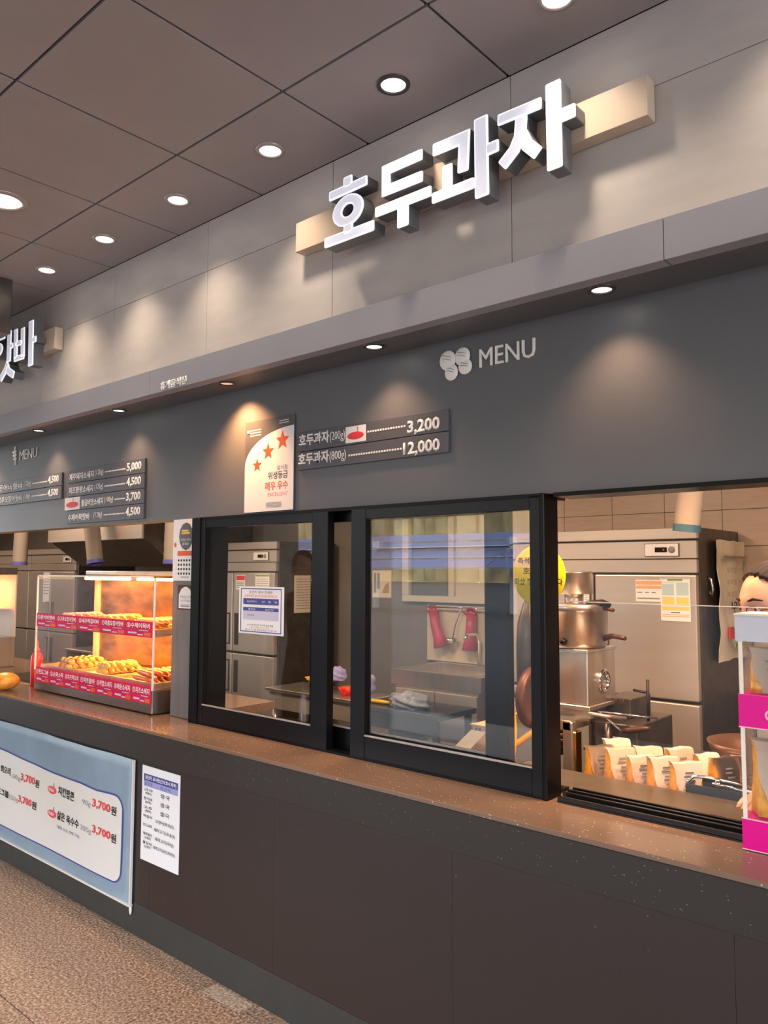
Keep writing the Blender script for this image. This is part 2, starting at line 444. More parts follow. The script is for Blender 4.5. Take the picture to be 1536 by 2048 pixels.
# ================================================================== COUNTER
ct = thing('service_counter', 'long dark brown service counter with flush front panels and grey kickboard', 'counter', (-3, -0.25, 0))
B().box(-8.6, 2.5, -0.238, 0.1, 0.0, 0.75).build('carcass', m_joint, ct)
xs = [-8.6 + 0, -7.89, -7.08, -6.27, -5.465, -4.66, -3.85, -3.045, -2.24, -1.435, -0.63, 0.175, 0.98, 2.5]
for a, b_ in zip(xs, xs[1:]):
    B().box(a + 0.0003, b_ - 0.0003, -0.2505, -0.238, 0.137, 0.752, b=0.0002).build('front_panel', m_front, ct)
B().box(-8.6, 2.5, -0.2515, -0.238, 0.0, 0.136, b=0.001).build('kickboard', m_kick, ct, label='grey-green kickboard along the floor')
wt = B()
wt.box(-8.6, 2.5, -0.2585, 0.12, 0.872, 0.887, b=0.002)
wt.box(-8.6, -3.25, 0.12, 0.62, 0.847, 0.887)
wtop = tag(wt.build('worktop', m_stone_lit, loc=(-3, -0.2, 0.75)), 'polished brown stone worktop with pale flecks and a deep front edge coloured as shaded', 'worktop')
B().box(-8.6, 2.5, -0.2583, 0.1, 0.753, 0.872, b=0.001).build('front_apron', m_stone_shaded, wtop, label='flecked front apron with its shade in the colour')

# ================================================================== SLIDING WINDOW
win = B()
win.box(-3.10, -3.036, -0.035, 0.13, 0.887, WB, b=0.002)
win.box(-1.252, -1.236, -0.035, 0.055, 0.887, WB, b=0.003)
win.box(-3.04, -1.25, -0.03, 0.13, 1.818, WB)
win.box(-3.04, -1.25, -0.03, 0.13, 0.887, 0.896)
win.box(-1.21, 1.4, -0.02, 0.1, 1.818, WB)
win.box(1.36, 1.42, -0.02, 0.1, 0.887, WB)
window = win.build('window_1', m_alu, kind='structure')
tr = B().box(-1.21, 1.36, -0.022, 0.105, 0.887, 0.892)
for y in (-0.02, 0.012, 0.045, 0.075): tr.box(-1.21, 1.36, y, y + 0.010, 0.892, 0.912 - (0.006 if y < 0 else 0), b=0.001)
tr.build('sliding_track', m_blackg, window)
def sash(x0, x1, sl, sr, y0, y1, m_s):
    s = B()
    s.box(x0, x0 + sl, y0, y1, 0.892, 1.826, b=0.0025).box(x1 - sr, x1, y0, y1, 0.892, 1.826, b=0.0025)
    s.box(x0 + sl, x1 - sr, y0 + 0.003, y1 - 0.003, 1.781, 1.826, b=0.0015).box(x0 + sl, x1 - sr, y0 + 0.003, y1 - 0.003, 0.892, 0.975, b=0.0015)
    o = s.build('sash', m_s, window)
    B().box(x0 + sl, x1 - sr, y0 + 0.001, y0 + 0.006, 0.975, 0.981).build('glazing_bead', m_ring, o, label='pale glazing bead')
    B().box(x0 + sl - 0.004, x1 - sr + 0.004, (y0 + y1) / 2 - 0.003, (y0 + y1) / 2 + 0.003, 0.972, 1.784).build('pane', m_glass, o)
    return o
sash(-3.036, -2.200, 0.03, 0.09, -0.030, 0.010, m_alu2)
sash(-2.073, -1.252, 0.073, 0.04, -0.030, 0.010, m_alu2)
sash(-2.36, -1.413, 0.09, 0.092, 0.030, 0.070, m_alu)

# ================================================================== SHOP SIGNS
def stroke(pts, w):
    P_ = [Vector(p) for p in pts]; L, R = [], []
    for i, p in enumerate(P_):
        a = (P_[i] - P_[i - 1]).normalized() if i else None
        b = (P_[i + 1] - P_[i]).normalized() if i < len(P_) - 1 else None
        if a is None or b is None:
            d = b or a; n = Vector((-d.y, d.x)) * (w / 2)
        else:
            n1 = Vector((-a.y, a.x)); n2 = Vector((-b.y, b.x)); n = (n1 + n2).normalized(); n = n * (w / 2) / max(0.5, n.dot(n1))
        L.append(p + n); R.append(p - n)
    poly = L + R[::-1]
    # knock the four end corners off
    out = []; n = len(poly); ends = {0, len(P_) - 1, len(P_), n - 1}
    for i, p in enumerate(poly):
        if i in ends:
            q, r = poly[i - 1], poly[(i + 1) % n]; c = min(0.006, w * 0.2)
            for k in (0.0, 0.5, 1.0):
                A = p + (q - p).normalized() * c; C = p + (r - p).normalized() * c
                out.append(A.lerp(p, 0.0).lerp(C, k) if k != 0.5 else (A + C) / 2 * 0.4 + p * 0.6)
        else: out.append(p)
    return [(v.x, v.y) for v in out]
def ring(b, c, ro, ri, y0, y1, n=28):
    for k in range(n):
        a0, a1 = 2 * PI * k / n, 2 * PI * (k + 1) / n
        q = [(c[0] + r[0] * math.cos(a), c[1] + r[1] * math.sin(a)) for r, a in ((ro, a0), (ro, a1), (ri, a1), (ri, a0))]
        b.prism(q, y0, y1)
def letter(parent, strokes, rings, yb, yf):
    def lay(y0, y1, d):
        b = B()
        for pts, w in strokes:
            p = [Vector(q) for q in pts]
            if d:
                p[0] = p[0] + (p[1] - p[0]).normalized() * d; p[-1] = p[-1] + (p[-2] - p[-1]).normalized() * d
            b.prism(stroke(p, w - 2 * d), y0, y1)
        for c, ro, ri in rings:
            ring(b, c, (ro[0] - d, ro[1] - d), (ri[0] + d, ri[1] + d), y0, y1)
        return b
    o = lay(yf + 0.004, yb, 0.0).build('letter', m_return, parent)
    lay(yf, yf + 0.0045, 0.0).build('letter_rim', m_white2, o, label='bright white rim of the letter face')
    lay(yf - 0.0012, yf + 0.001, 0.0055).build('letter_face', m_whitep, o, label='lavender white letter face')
YB, YF = -0.212, -0.272
sg = thing('shop_sign', 'shop sign of four thick white letters 호두과자 on a long beige board', 'sign', (-1.5, -0.16, 2.87))
B().box(-2.205, -0.803, -0.212, -0.163, 2.813, 2.929, b=0.0015).build('sign_board', m_board, sg)
B().box(-2.15, -0.85, -0.163, -0.16, 2.83, 2.91).build('mounting_rail', m_steeld, sg)
letter(sg, [([(-1.869, 2.982), (-1.869, 2.938)], .042), ([(-1.962, 2.935), (-1.776, 2.9375)], .035), ([(-1.866, 2.81), (-1.866, 2.765)], .044), ([(-1.984, 2.768), (-1.744, 2.766)], .037)],
       [((-1.868, 2.857), (.075, .057), (.029, .0225))], YB, YF)
letter(sg, [([(-1.532, 2.942), (-1.689, 2.942), (-1.689, 2.870), (-1.531, 2.868)], .036), ([(-1.737, 2.8075), (-1.496, 2.8065)], .035), ([(-1.614, 2.806), (-1.6145, 2.722)], .047)], [], YB, YF)
letter(sg, [([(-1.488, 2.9375), (-1.365, 2.9355), (-1.371, 2.826)], .041), ([(-1.431, 2.870), (-1.431, 2.782)], .0385), ([(-1.4925, 2.778), (-1.329, 2.7775)], .035),
            ([(-1.3025, 2.977), (-1.3005, 2.723)], .05), ([(-1.286, 2.8645), (-1.239, 2.865)], .038)], [], YB, YF)
letter(sg, [([(-1.242, 2.9415), (-1.093, 2.9375)], .035), ([(-1.160, 2.924), (-1.165, 2.866), (-1.185, 2.8295), (-1.2287, 2.7945)], .040), ([(-1.161, 2.872), (-1.141, 2.829), (-1.105, 2.790)], .039),
            ([(-1.0545, 2.984), (-1.0525, 2.725)], .048), ([(-1.034, 2.8735), (-0.986, 2.874)], .040)], [], YB, YF)
sg2 = thing('shop_sign', 'shop sign of white letters ending in 핫바 on a beige board', 'sign', (-4.7, -0.16, 2.87))
B().box(-6.6, -4.172, -0.212, -0.163, 2.806, 2.929, b=0.0015).build('sign_board', m_board, sg2)
letter(sg2, [([(-4.925, 2.966), (-4.675, 2.962)], .03), ([(-4.806, 3.006), (-4.806, 2.975)], .05), ([(-4.615, 2.980), (-4.612, 2.795)], .052), ([(-4.60, 2.885), (-4.562, 2.885)], .032),
             ([(-4.618, 2.790), (-4.66, 2.745), (-4.715, 2.708)], .045), ([(-4.635, 2.765), (-4.60, 2.735), (-4.535, 2.705)], .045)], [((-4.785, 2.893), (.085, .046), (.036, .016))], YB, YF)
letter(sg2, [([(-4.530, 2.972), (-4.520, 2.795)], .046), ([(-4.440, 2.962), (-4.428, 2.79)], .046), ([(-4.53, 2.883), (-4.43, 2.880)], .03), ([(-4.54, 2.797), (-4.41, 2.793)], .032),
             ([(-4.335, 2.982), (-4.325, 2.722)], .056), ([(-4.315, 2.867), (-4.268, 2.866)], .035)], [], YB, YF)
hs = thing('hanging_sign', 'grey framed box sign hung from the ceiling beside the 핫바 letters', 'sign', (-4.8, -0.46, CZ))
B().box(-5.4, -4.24, -0.50, -0.42, 2.85, CZ, b=0.004).build('frame', m_steeld, hs)
B().box(-5.37, -4.27, -0.504, -0.50, 2.88, CZ - 0.03).build('sign_face', m_fascia, hs)
fl = tx('휴게음식점', -3.112, -2.911, 2.408, 2.446, FY, m_text_w, None, 0.03, 'fascia_lettering', 0.004)
tag(fl, 'small white raised lettering 휴게음식점 on the grey fascia', 'lettering')

# ================================================================== MENU WALL
mn = thing('menu_heading', 'large white MENU heading with four round walnuts as its emblem', 'sign', (-1.48, 0, 2.31))
tx('MENU', -1.494, -1.278, 2.279, 2.342, -0.001, m_text_w, mn, 0.0, 'lettering', 0.006)
for (cx, cz, rx, rz) in ((-1.628, 2.328, .036, .036), (-1.565, 2.331, .033, .033), (-1.612, 2.283, .029, .030), (-1.553, 2.293, .029, .028)):
    w = B().ell((cx, -0.006, cz), (rx, 0.008, rz), 20, 8).build('walnut', m_text_w, mn)
    t = B()
    for q in (0.25, 0.55):
        pts = [(cx - rx * 0.8 + rx * 1.6 * k / 6, -0.0145 + 0.006 * abs(k / 3 - 1) ** 2, cz + rz * (q - 0.45 * (k / 6) ** 1.5)) for k in range(1, 6)]
        t.tube(pts, 0.0012, 5)
    t.build('groove', m_text_g, w)
mn2 = thing('menu_heading', 'small worn MENU heading with a skewered hot bar emblem', 'sign', (-4.9, 0, 2.33))
tx('MENU', -5.03, -4.79, 2.283, 2.345, -0.001, m_text_w, mn2, -0.012, 'lettering', 0.004)
b = B()
for k in range(3): b.ell((-5.105 + 0.005 * k, -0.004, 2.345 - 0.022 * k), (0.03 - 0.002 * k, 0.006, 0.012), 14, 6)
b.box(-5.092, -5.086, -0.006, -0.001, 2.258, 2.29).box(-5.106, -5.1, -0.006, -0.001, 2.35, 2.38)
b.build('hot_bar_emblem', m_text_w, mn2)
def plate(x0, x1, z0, z1, items, label, group='price plates on the charcoal wall'):
    p = thing('price_plate', label, 'sign', ((x0 + x1) / 2, 0, z0), group)
    B().box(x0, x1, -0.012, -0.0005, z0 + 0.001, z1 - 0.001, b=0.0012).build('plate', m_plate, p)
    for it in items:
        k = it[0]
        if k == 'dots':
            d = B(); n = it[3]
            for i in range(n):
                cx = it[1] + (it[2] - it[1]) * (i + 0.5) / n
                d.box(cx - 0.004, cx + 0.004, -0.0135, -0.012, it[4] - 0.0035, it[4] + 0.0035)
            d.build('dotted_leader', m_text_w, p)
        elif k == 'sticker':
            s = B().box(it[1], it[2], -0.013, -0.0118, it[3], it[4], b=0.0004).build('sticker', m_white, p, label='white patch with a red oval')
            cx, cz = (it[1] + it[2]) / 2, (it[3] + it[4]) / 2
            B().ell((cx, -0.0132, cz - 0.006), ((it[2] - it[1]) * 0.42, 0.0012, (it[4] - it[3]) * 0.24), 20, 6).build('red_oval', m_text_r, s)
            B().box(cx + 0.008, cx + 0.014, -0.0138, -0.013, cz + 0.008, it[4] - 0.004).build('stem_print', m_text_g, s)
        else:
            tx(k, it[1], it[2], it[3], it[4], -0.0122, m_text_w, p, it[5], 'lettering', 0.0012)
    return p
plate(-2.398, -1.623, 2.0755, 2.156, [('호두과자', -2.391, -2.213, 2.098, 2.147, .03), ('(200g)', -2.209, -2.126, 2.094, 2.139, -.005), ('sticker', -2.122, -2.014, 2.083, 2.147),
      ('dots', -2.008, -1.815, 15, 2.116), ('3,200', -1.808, -1.659, 2.078, 2.133, .03)], 'price plate beside the star poster reading 호두과자 (200g) 3,200 with a red oval sticker')
plate(-2.398, -1.623, 1.999, 2.0745, [('호두과자', -2.393, -2.214, 2.019, 2.068, .03), ('(800g)', -2.21, -2.12, 2.014, 2.060, -.005), ('dots', -2.108, -1.832, 21, 2.034),
      ('12,000', -1.828, -1.659, 2.001, 2.055, .03)], 'lower price plate beside the star poster reading 호두과자 (800g) 12,000')
for k, (nm, g, pr, st) in enumerate((('제주돼지소세지', '(120g)', '5,000', 0), ('치즈팡팡소세지', '(125g)', '4,500', 0), ('불갈비맛소세지', '(100g)', '3,700', 1), ('수제어묵핫바', '(120g)', '4,500', 0))):
    z1 = 2.162 - 0.0785 * k; x0 = -4.36 - (0.03 if st else 0)
    its = [(nm, -4.345 + (0.15 if st else 0), -4.07 + (0.11 if st else 0) - (0.03 if k == 3 else 0), z1 - 0.062, z1 - 0.022, .02), (g, -4.055 + (0.11 if st else 0), -3.965 + (0.11 if st else 0), z1 - 0.06, z1 - 0.022, -.005),
           ('dots', -3.95 + (0.11 if st else 0), -3.735, 16, z1 - 0.042), (pr, -3.725, -3.585, z1 - 0.066, z1 - 0.014, .03)]
    if st: its.append(('sticker', -4.39, -4.215, z1 - 0.076, z1 - 0.004))
    plate(x0, -3.555, z1 - 0.078, z1, its, ('topmost', 'second', 'third, sticker-patched', 'lowest')[k] + ' plate of the four-plate price board, reading %s %s %s' % (nm, g, pr))
for k, (nm, pr) in enumerate((('문어바핫바', '4,500'), ('고추오징어핫바', '4,500'))):
    z1 = 2.160 - 0.079 * k
    plate(-5.33, -4.44, z1 - 0.078, z1, [(nm, -5.30, -4.95, z1 - 0.062, z1 - 0.02, .015), ('(120g)', -4.93, -4.84, z1 - 0.06, z1 - 0.02, -.005), ('dots', -4.82, -4.62, 14, z1 - 0.042), (pr, -4.61, -4.475, z1 - 0.064, z1 - 0.014, .03)],
          ('upper', 'lower')[k] + ' plate of the far two-plate price board, reading %s 4,500' % nm)
# hygiene rating poster
po = thing('rating_poster', 'hygiene rating poster with three orange stars and the word EXCELLENT', 'poster', (-2.587, 0, 1.84))
B().box(-2.748, -2.426, -0.008, -0.0005, 1.838, 2.243, b=0.0008).build('backing', m_plate, po)
arc = [(-2.747, 1.8395), (-2.427, 1.8395), (-2.427, 2.196)]
for k in range(1, 14):
    a = PI / 2 * k / 14
    arc.append((-2.427 - 0.32 * math.sin(a), 2.04 + 0.156 * math.cos(a)))
arc.append((-2.747, 2.04))
B().prism(arc, -0.0092, -0.008).build('white_field', m_white, po)
for (cx, cz, r) in ((-2.497, 2.138, .043), (-2.590, 2.098, .038), (-2.662, 2.044, .031)):
    q = [(cx + (r if i % 2 == 0 else r * 0.42) * math.sin(PI * i / 5), cz + (r if i % 2 == 0 else r * 0.42) * math.cos(PI * i / 5)) for i in range(10)]
    B().prism(q, -0.0102, -0.009).build('star', m_text_o, po)
tx('음식점', -2.53, -2.465, 2.012, 2.032, -0.0096, m_text_k, po, .0); tx('위생등급', -2.588, -2.462, 1.975, 2.008, -0.0096, m_text_k, po, .01)
tx('매우 우수', -2.605, -2.46, 1.928, 1.966, -0.0096, m_text_o, po, .02); tx('EXCELLENT', -2.588, -2.46, 1.902, 1.918, -0.0096, m_text_o, po, -.01)
bars([(-2.6, -2.5, 1.874 - 0.006 * k, 1.8765 - 0.006 * k) for k in range(4)], -0.0092, m_text_g, po)
bars([(-2.715, -2.64, 2.20 - 0.012 * k, 2.204 - 0.012 * k) for k in range(3)], -0.008, m_text_w, po)
bars([(-2.52, -2.46, 2.222, 2.225), (-2.52, -2.46, 2.212, 2.215)], -0.008, m_text_w, po, 'heading_print')
B().lathe([(0.0001, -0.0095), (0.009, -0.0095), (0.009, -0.008)], (-2.726, 0, 2.196), 14, 'y').build('seal', m_text_w, po)
# calendar on the column
ca = thing('wall_calendar', 'white wall calendar with a dark oval picture hung on the grey column', 'calendar', (-3.18, -0.006, 1.535))
B().box(-3.285, -3.078, -0.012, -0.0005, 1.535, 1.83, b=0.001).build('sheet', m_white, ca)
B().ell((-3.178, -0.0125, 1.748), (.058, .0015, .066), 28, 6).build('oval_picture', m_plate, ca)
b = B()
for k in range(9): b.ell((-3.205 + 0.013 * (k % 5), -0.0138, 1.762 + 0.012 * (k // 5)), (.009, .001, .006), 8, 4)
b.build('food_print', m_food3, ca)
tx('맛있는 간식', -3.215, -3.14, 1.725, 1.738, -0.0145, m_text_w, ca, .0); tx('휴게소', -3.205, -3.15, 1.705, 1.718, -0.0145, m_text_w, ca, .0)
bars([(-3.245, -3.115, 1.655, 1.678)], -0.012, m_text_o, ca, 'red_band')
bars([(-3.24 + 0.022 * i, -3.228 + 0.022 * i, 1.628 - 0.021 * j, 1.638 - 0.021 * j) for i in range(6) for j in range(4)], -0.012, m_text_k, ca, 'dates')
bars([(-3.215, -3.15, 1.551, 1.556)], -0.012, m_text_g, ca)
for (cx, cz) in ((-3.098, 1.752), (-3.106, 1.715), (-3.266, 1.708)): B().ell((cx, -0.0122, cz), (.011, .0012, .012), 12, 4).build('round_picture', m_food2, ca)
tg = thing('tag_card', 'white tag-shaped notice card below the calendar', 'card', (-3.185, 0, 1.41))
B().box(-3.25, -3.115, -0.004, -0.0005, 1.398, 1.515, b=0.001).build('brown_backing', m_copper, tg)
B().prism([(-3.236, 1.405), (-3.13, 1.405), (-3.13, 1.47), (-3.15, 1.497), (-3.175, 1.507), (-3.19, 1.507), (-3.215, 1.497), (-3.236, 1.47)], -0.006, -0.004).build('card', m_white, tg)
tx('맛있는간식', -3.225, -3.14, 1.452, 1.466, -0.0065, m_text_k, tg, .0); tx('드시고가세요', -3.225, -3.14, 1.434, 1.448, -0.0065, m_text_k, tg, .0)
bars([(-3.225, -3.14, 1.424, 1.4255), (-3.22, -3.145, 1.412, 1.419)], -0.006, m_text_g, tg)
# notice on the window
no = thing('window_notice', 'white notice with blue bands taped to the window glass', 'notice', (-2.6, -0.014, 1.315))
nx0, nx1, nz0, nz1, ny = -2.765, -2.470, 1.314, 1.516, -0.0145
B().box(nx0, nx1, ny, ny + 0.001, nz0, nz1).build('sheet', m_white, no)
fx = lambda u: nx0 + u * (nx1 - nx0)
fz = lambda v: nz1 - v * (nz1 - nz0)
bars([(fx(.04), fx(.95), fz(.055), fz(.035)), (fx(.04), fx(.95), fz(.965), fz(.945)), (fx(.04), fx(.055), fz(.95), fz(.04)), (fx(.935), fx(.95), fz(.95), fz(.04))], ny, m_text_b, no, 'border')
bars([(fx(.10), fx(.89), fz(.38), fz(.25)), (fx(.10), fx(.89), fz(.515), fz(.44))], ny, m_text_b, no, 'blue_band')
bars([(fx(.10), fx(.89), fz(.70), fz(.52))], ny, m_lavl, no, 'lavender_band')
yy = ny - 0.0012
tx('원산지 표시 안내판', fx(.24), fx(.76), fz(.145), fz(.085), yy, m_text_k, no, .0); tx('소비자에게 올바른 정보를 제공합니다', fx(.13), fx(.87), fz(.225), fz(.17), yy, m_text_r, no, .0)
tx('원산지표시', fx(.19), fx(.40), fz(.335), fz(.295), yy, m_text_w, no, .0); tx('년   월   일', fx(.53), fx(.86), fz(.335), fz(.295), yy, m_text_w, no, .0)
tx('품목명', fx(.22), fx(.38), fz(.50), fz(.46), yy, m_text_w, no, .0); tx('원산지', fx(.6), fx(.78), fz(.50), fz(.46), yy, m_text_w, no, .0)
tx('호두과자', fx(.2), fx(.36), fz(.625), fz(.585), yy, m_text_k, no, .0)
tx('농수산물 원산지 표시에 관한 법률', fx(.2), fx(.78), fz(.83), fz(.79), yy, m_text_k, no, .0); tx('표시 위반 신고 전화', fx(.28), fx(.7), fz(.88), fz(.845), yy, m_text_r, no, .0); tx('원산지 표시를 확인하세요 감사합니다', fx(.15), fx(.86), fz(.93), fz(.895), yy, m_text_k, no, .0)
# origin sheet on the counter front
og = thing('origin_sheet', 'white origin table sheet taped to the brown counter front', 'notice', (-2.97, -0.2505, 0.33))
ox0, ox1, oz0, oz1, oy = -3.118, -2.832, 0.332, 0.733, -0.2525
B().box(ox0, ox1, oy, oy + 0.0015, oz0, oz1).build('sheet', m_white, og)
fx = lambda u: ox0 + u * (ox1 - ox0)
fz = lambda v: oz1 - v * (oz1 - oz0)
bars([(fx(.05), fx(.95), fz(.155), fz(.085))], oy, m_text_b, og, 'title_band'); bars([(fx(.05), fx(.95), fz(.215), fz(.155))], oy, m_lav, og, 'heading_band')
yy = oy - 0.0012
tx('원산지 표시판(간식코너 외부)', fx(.09), fx(.91), fz(.147), fz(.097), yy, m_text_w, og, .02)
tx('품 목 명', fx(.08), fx(.28), fz(.207), fz(.167), yy, m_text_b, og, .0); tx('원 산 지', fx(.5), fx(.76), fz(.207), fz(.167), yy, m_text_b, og, .0)
for k, (a, a2, c) in enumerate((('고춧가루', '(떡볶이)', '중국'), ('문어바', '(어묵)', '중국'), ('고추', '(핫바)', '중국'), ('떡갈비', '', '오징어(외국산)'), ('핫도그소세지', '', '돼지고기(국내산)'), ('제주돼지', '소세지', '돼지고기(국산)'), ('불갈비', '소세지', '돼지고기(국산,외국산)'))):
    v = 0.235 + 0.093 * k
    tx(a, fx(.06), fx(.30), fz(v + .032), fz(v), yy, m_text_k, og, .01)
    if a2: tx(a2, fx(.10), fx(.27), fz(v + .07), fz(v + .04), yy, m_text_k, og, .01)
    wd = 0.06 * len(c) if len(c) < 4 else min(0.28, 0.03 * len(c))
    tx(c, fx(.63 - wd), fx(.63 + wd), fz(v + .055), fz(v + .012), yy, m_text_k, og, .01)
# vinyl banner on the counter front
bn = thing('vinyl_banner', 'pale blue vinyl price banner hung across the counter front', 'banner', (-4.4, -0.2505, 0.12))
t = bmesh.new(); NX, NZ = 60, 14
def rip(x, z):
    return -0.262 - 0.004 * math.sin(x * 7 + z * 3) * (0.4 + z) - 0.003 * math.sin(x * 19 - z * 9) * max(0, z - 0.1) - 0.003 * math.sin(x * 3.1)
bx0, bx1, bz0, bz1 = -6.6, -3.168, 0.122, 0.745
g = [[t.verts.new((bx0 + (bx1 - bx0) * i / NX, rip(bx0 + (bx1 - bx0) * i / NX, bz0 + (bz1 - bz0) * j / NZ), bz0 + (bz1 - bz0) * j / NZ)) for j in range(NZ + 1)] for i in range(NX + 1)]
for i in range(NX):
    for j in range(NZ): t.faces.new((g[i][j], g[i + 1][j], g[i + 1][j + 1], g[i][j + 1])).smooth = True
bmesh.ops.solidify(t, geom=t.faces[:], thickness=0.001)
b = B(); b.add(t); b.build('vinyl_sheet', m_ban, bn)
b = B().box(bx1 - 0.006, bx1 + 0.001, -0.270, -0.258, bz0, bz1).box(bx0, bx1, -0.272, -0.254, bz0 - 0.004, bz0 + 0.004); b.build('hem', m_banw, bn)
B().ell((-3.17, -0.262, 0.105), (.008, .006, .022), 10, 8).build('tie_knot', m_banw, bn)
def shape(inset):
    x1_, zb, r = -3.245 - inset, 0.185 + inset, 0.07 - inset
    pts = [(-6.5, zb)]
    for k in range(7): a = -PI / 2 + PI / 2 * k / 6; pts.append((x1_ - r + r * math.cos(a), zb + r + r * math.sin(a)))
    zt = 0.572 - inset
    for k in range(7): a = PI / 2 * k / 6; pts.append((x1_ - r + r * math.cos(a), zt - r + r * math.sin(a)))
    for k in range(24): x = -3.34 - 3.16 * k / 23; pts.append((x, zt + 0.018 * math.sin((x + 3.34) * 3.2) + (0.016 if x < -3.6 else 0.0)))
    return pts
def strip(poly, off, name, mat):
    # a flat shape pushed onto the rippled sheet in vertical slices
    xs_ = sorted(set([round(-6.5 + 0.05 * k, 3) for k in range(66)] + [round(p[0], 3) for p in poly]))
    def span(x):
        zz = []
        for i in range(len(poly)):
            (xa, za), (xb, zb) = poly[i], poly[(i + 1) % len(poly)]
            if abs(xa - xb) < 1e-9: continue
            if min(xa, xb) - 1e-9 <= x <= max(xa, xb) + 1e-9: zz.append(za + (zb - za) * (x - xa) / (xb - xa))
        return (min(zz), max(zz)) if zz else None
    t = bmesh.new(); prev = None
    for x in xs_:
        sp = span(x)
        if sp is None: continue
        colv = [t.verts.new((x, rip(x, sp[0] + (sp[1] - sp[0]) * j / 8) - off, sp[0] + (sp[1] - sp[0]) * j / 8)) for j in range(9)]
        if prev:
            for j in range(8): t.faces.new((prev[j], colv[j], colv[j + 1], prev[j + 1])).smooth = True
        prev = colv
    b = B(); b.add(t); return b.build(name, mat, bn)
strip(shape(0.0), 0.0022, 'blue_border', m_text_b)
strip(shape(0.0075), 0.0032, 'white_field', m_banw)
def bt(body, x0, x1, z0, z1, mat, bold):
    o = tx(body, x0, x1, z0, z1, -0.27, mat, bn, bold)
    L = bn.location
    for v in o.data.vertices: v.co.y = rip(v.co.x + L.x, v.co.z + L.z) - 0.0052 - L.y
    return o
def blob(cx, cz):
    y = rip(cx, cz) - 0.0058
    o = B().ell((cx, y, cz), (.046, .0015, .019), 20, 6).build('red_badge', m_text_r, bn)
    tx('맛있는', cx - .03, cx + .03, cz - .008, cz + .009, y - 0.002, m_white, o, .02)
    B().box(cx + 0.015, cx + 0.02, y - 0.001, y, cz + 0.018, cz + 0.036).build('stalk_print', m_text_g, o)
blob(-3.915, 0.482); blob(-3.91, 0.366)
bt('치킨팝콘', -3.85, -3.675, .470, .515, m_text_k, .03); bt('90g', -3.595, -3.52, .468, .500, m_text_g, -.005); bt('3,700', -3.505, -3.347, .476, .520, m_text_r, .03); bt('원', -3.342, -3.297, .478, .518, m_text_k, .03)
bt('삶은 옥수수', -3.855, -3.624, .352, .395, m_text_k, .03); bt('300g', -3.612, -3.507, .347, .379, m_text_g, -.005); bt('3,700', -3.498, -3.338, .360, .402, m_text_r, .03); bt('원', -3.335, -3.293, .358, .398, m_text_k, .03)
bt('*설탕 소금 선택 가능', -3.858, -3.615, .310, .326, m_text_b, .0)
bt('회오리감자 회오리', -4.75, -4.39, .470, .510, m_text_k, .03); bt('180g', -4.37, -4.272, .455, .488, m_text_g, -.005); bt('3,700', -4.268, -4.11, .462, .507, m_text_r, .03); bt('원', -4.106, -4.06, .462, .502, m_text_k, .03)
bt('미니 핫도그볼', -4.72, -4.40, .347, .385, m_text_k, .03); bt('150g', -4.39, -4.29, .340, .372, m_text_g, -.005); bt('3,700', -4.285, -4.137, .347, .390, m_text_r, .03); bt('원', -4.133, -4.08, .348, .388, m_text_k, .03)

# ================================================================== DOWNLIGHTS
WARM = (1.0, 0.82, 0.63)
def downlight(name, label, x, y, z, r, group, lit=True, power=0, dark=False, bright=False):
    t = thing(name, label, 'ceiling light', (x, y, z), group)
    B().lathe([(r * 0.72, -0.001), (r * 0.74, -0.006), (r * 0.98, -0.005), (r, -0.0002), (r, 0.0), (r * 0.72, 0.0)], (x, y, z), 28, cap=False).build('trim_ring', m_ringd if dark else m_ring, t)
    B().lathe([(0.0001, -0.0012), (r * 0.5, -0.002), (r * 0.73, -0.0005), (r * 0.73, 0.0)], (x, y, z), 24, cap=False).build('lens', m_lampw if lit else m_lampd, t)
    if power: spot('lamp_light', (0, 0, -0.012), power, ((1.0, 0.60, 0.36) if 'soffit' in name else WARM) if lit else (1.0, 0.47, 0.18), (108 if 'soffit' in name else 100), (0.85 if 'soffit' in name else 1.0), r * 0.6, t, (0 if lit else math.radians(14), 0, 0))
    return t
names = ['farthest of the six small ceiling downlights', 'fifth small ceiling downlight from the front of the row', 'fourth small ceiling downlight from the front of the row',
         'ceiling downlight in the panel before the 호 letter', 'ceiling downlight with a dark ring above the 두과 letters', 'ceiling downlight cut by the top of the photo']
GX = [-3.955, -3.370, -2.772, -2.176, -1.572, -0.985]
for k, x in enumerate(GX):
    downlight('ceiling_downlight', 'small round recessed light, ' + names[k], x, -0.370, CZ, 0.055, 'row of small ceiling downlights', True, LAMP_W, dark=(k == 4))
downlight('ceiling_downlight', 'small round recessed light in the row beyond the right edge of the photo', -0.385, -0.370, CZ, 0.055, 'row of small ceiling downlights', True, LAMP_W)
downlight('large_downlight', 'large glaring white round ceiling light at the left edge', -3.34, -0.852, CZ, 0.10, None, True, 45)
sn = ['soffit spotlight to the right of the MENU heading', 'soffit spotlight just left of the walnut emblem', 'dim tilted soffit spotlight above the star poster', 'soffit spotlight above the empty wall beside the star poster', 'farthest soffit spotlight above the small worn MENU heading']
for k, x in enumerate((-0.989, -1.876, -2.742, -3.635, -4.523)):
    downlight('soffit_spotlight', 'round ' + sn[k], x, -0.120, SY0, 0.040, 'soffit spotlights over the counter', k != 2, SOFF_W * (3.8 if k == 2 else 1), dark=True)
downlight('soffit_spotlight', 'round soffit spotlight beyond the far end of the price plates', -5.42, -0.120, SY0, 0.040, 'soffit spotlights over the counter', True, SOFF_W, dark=True)


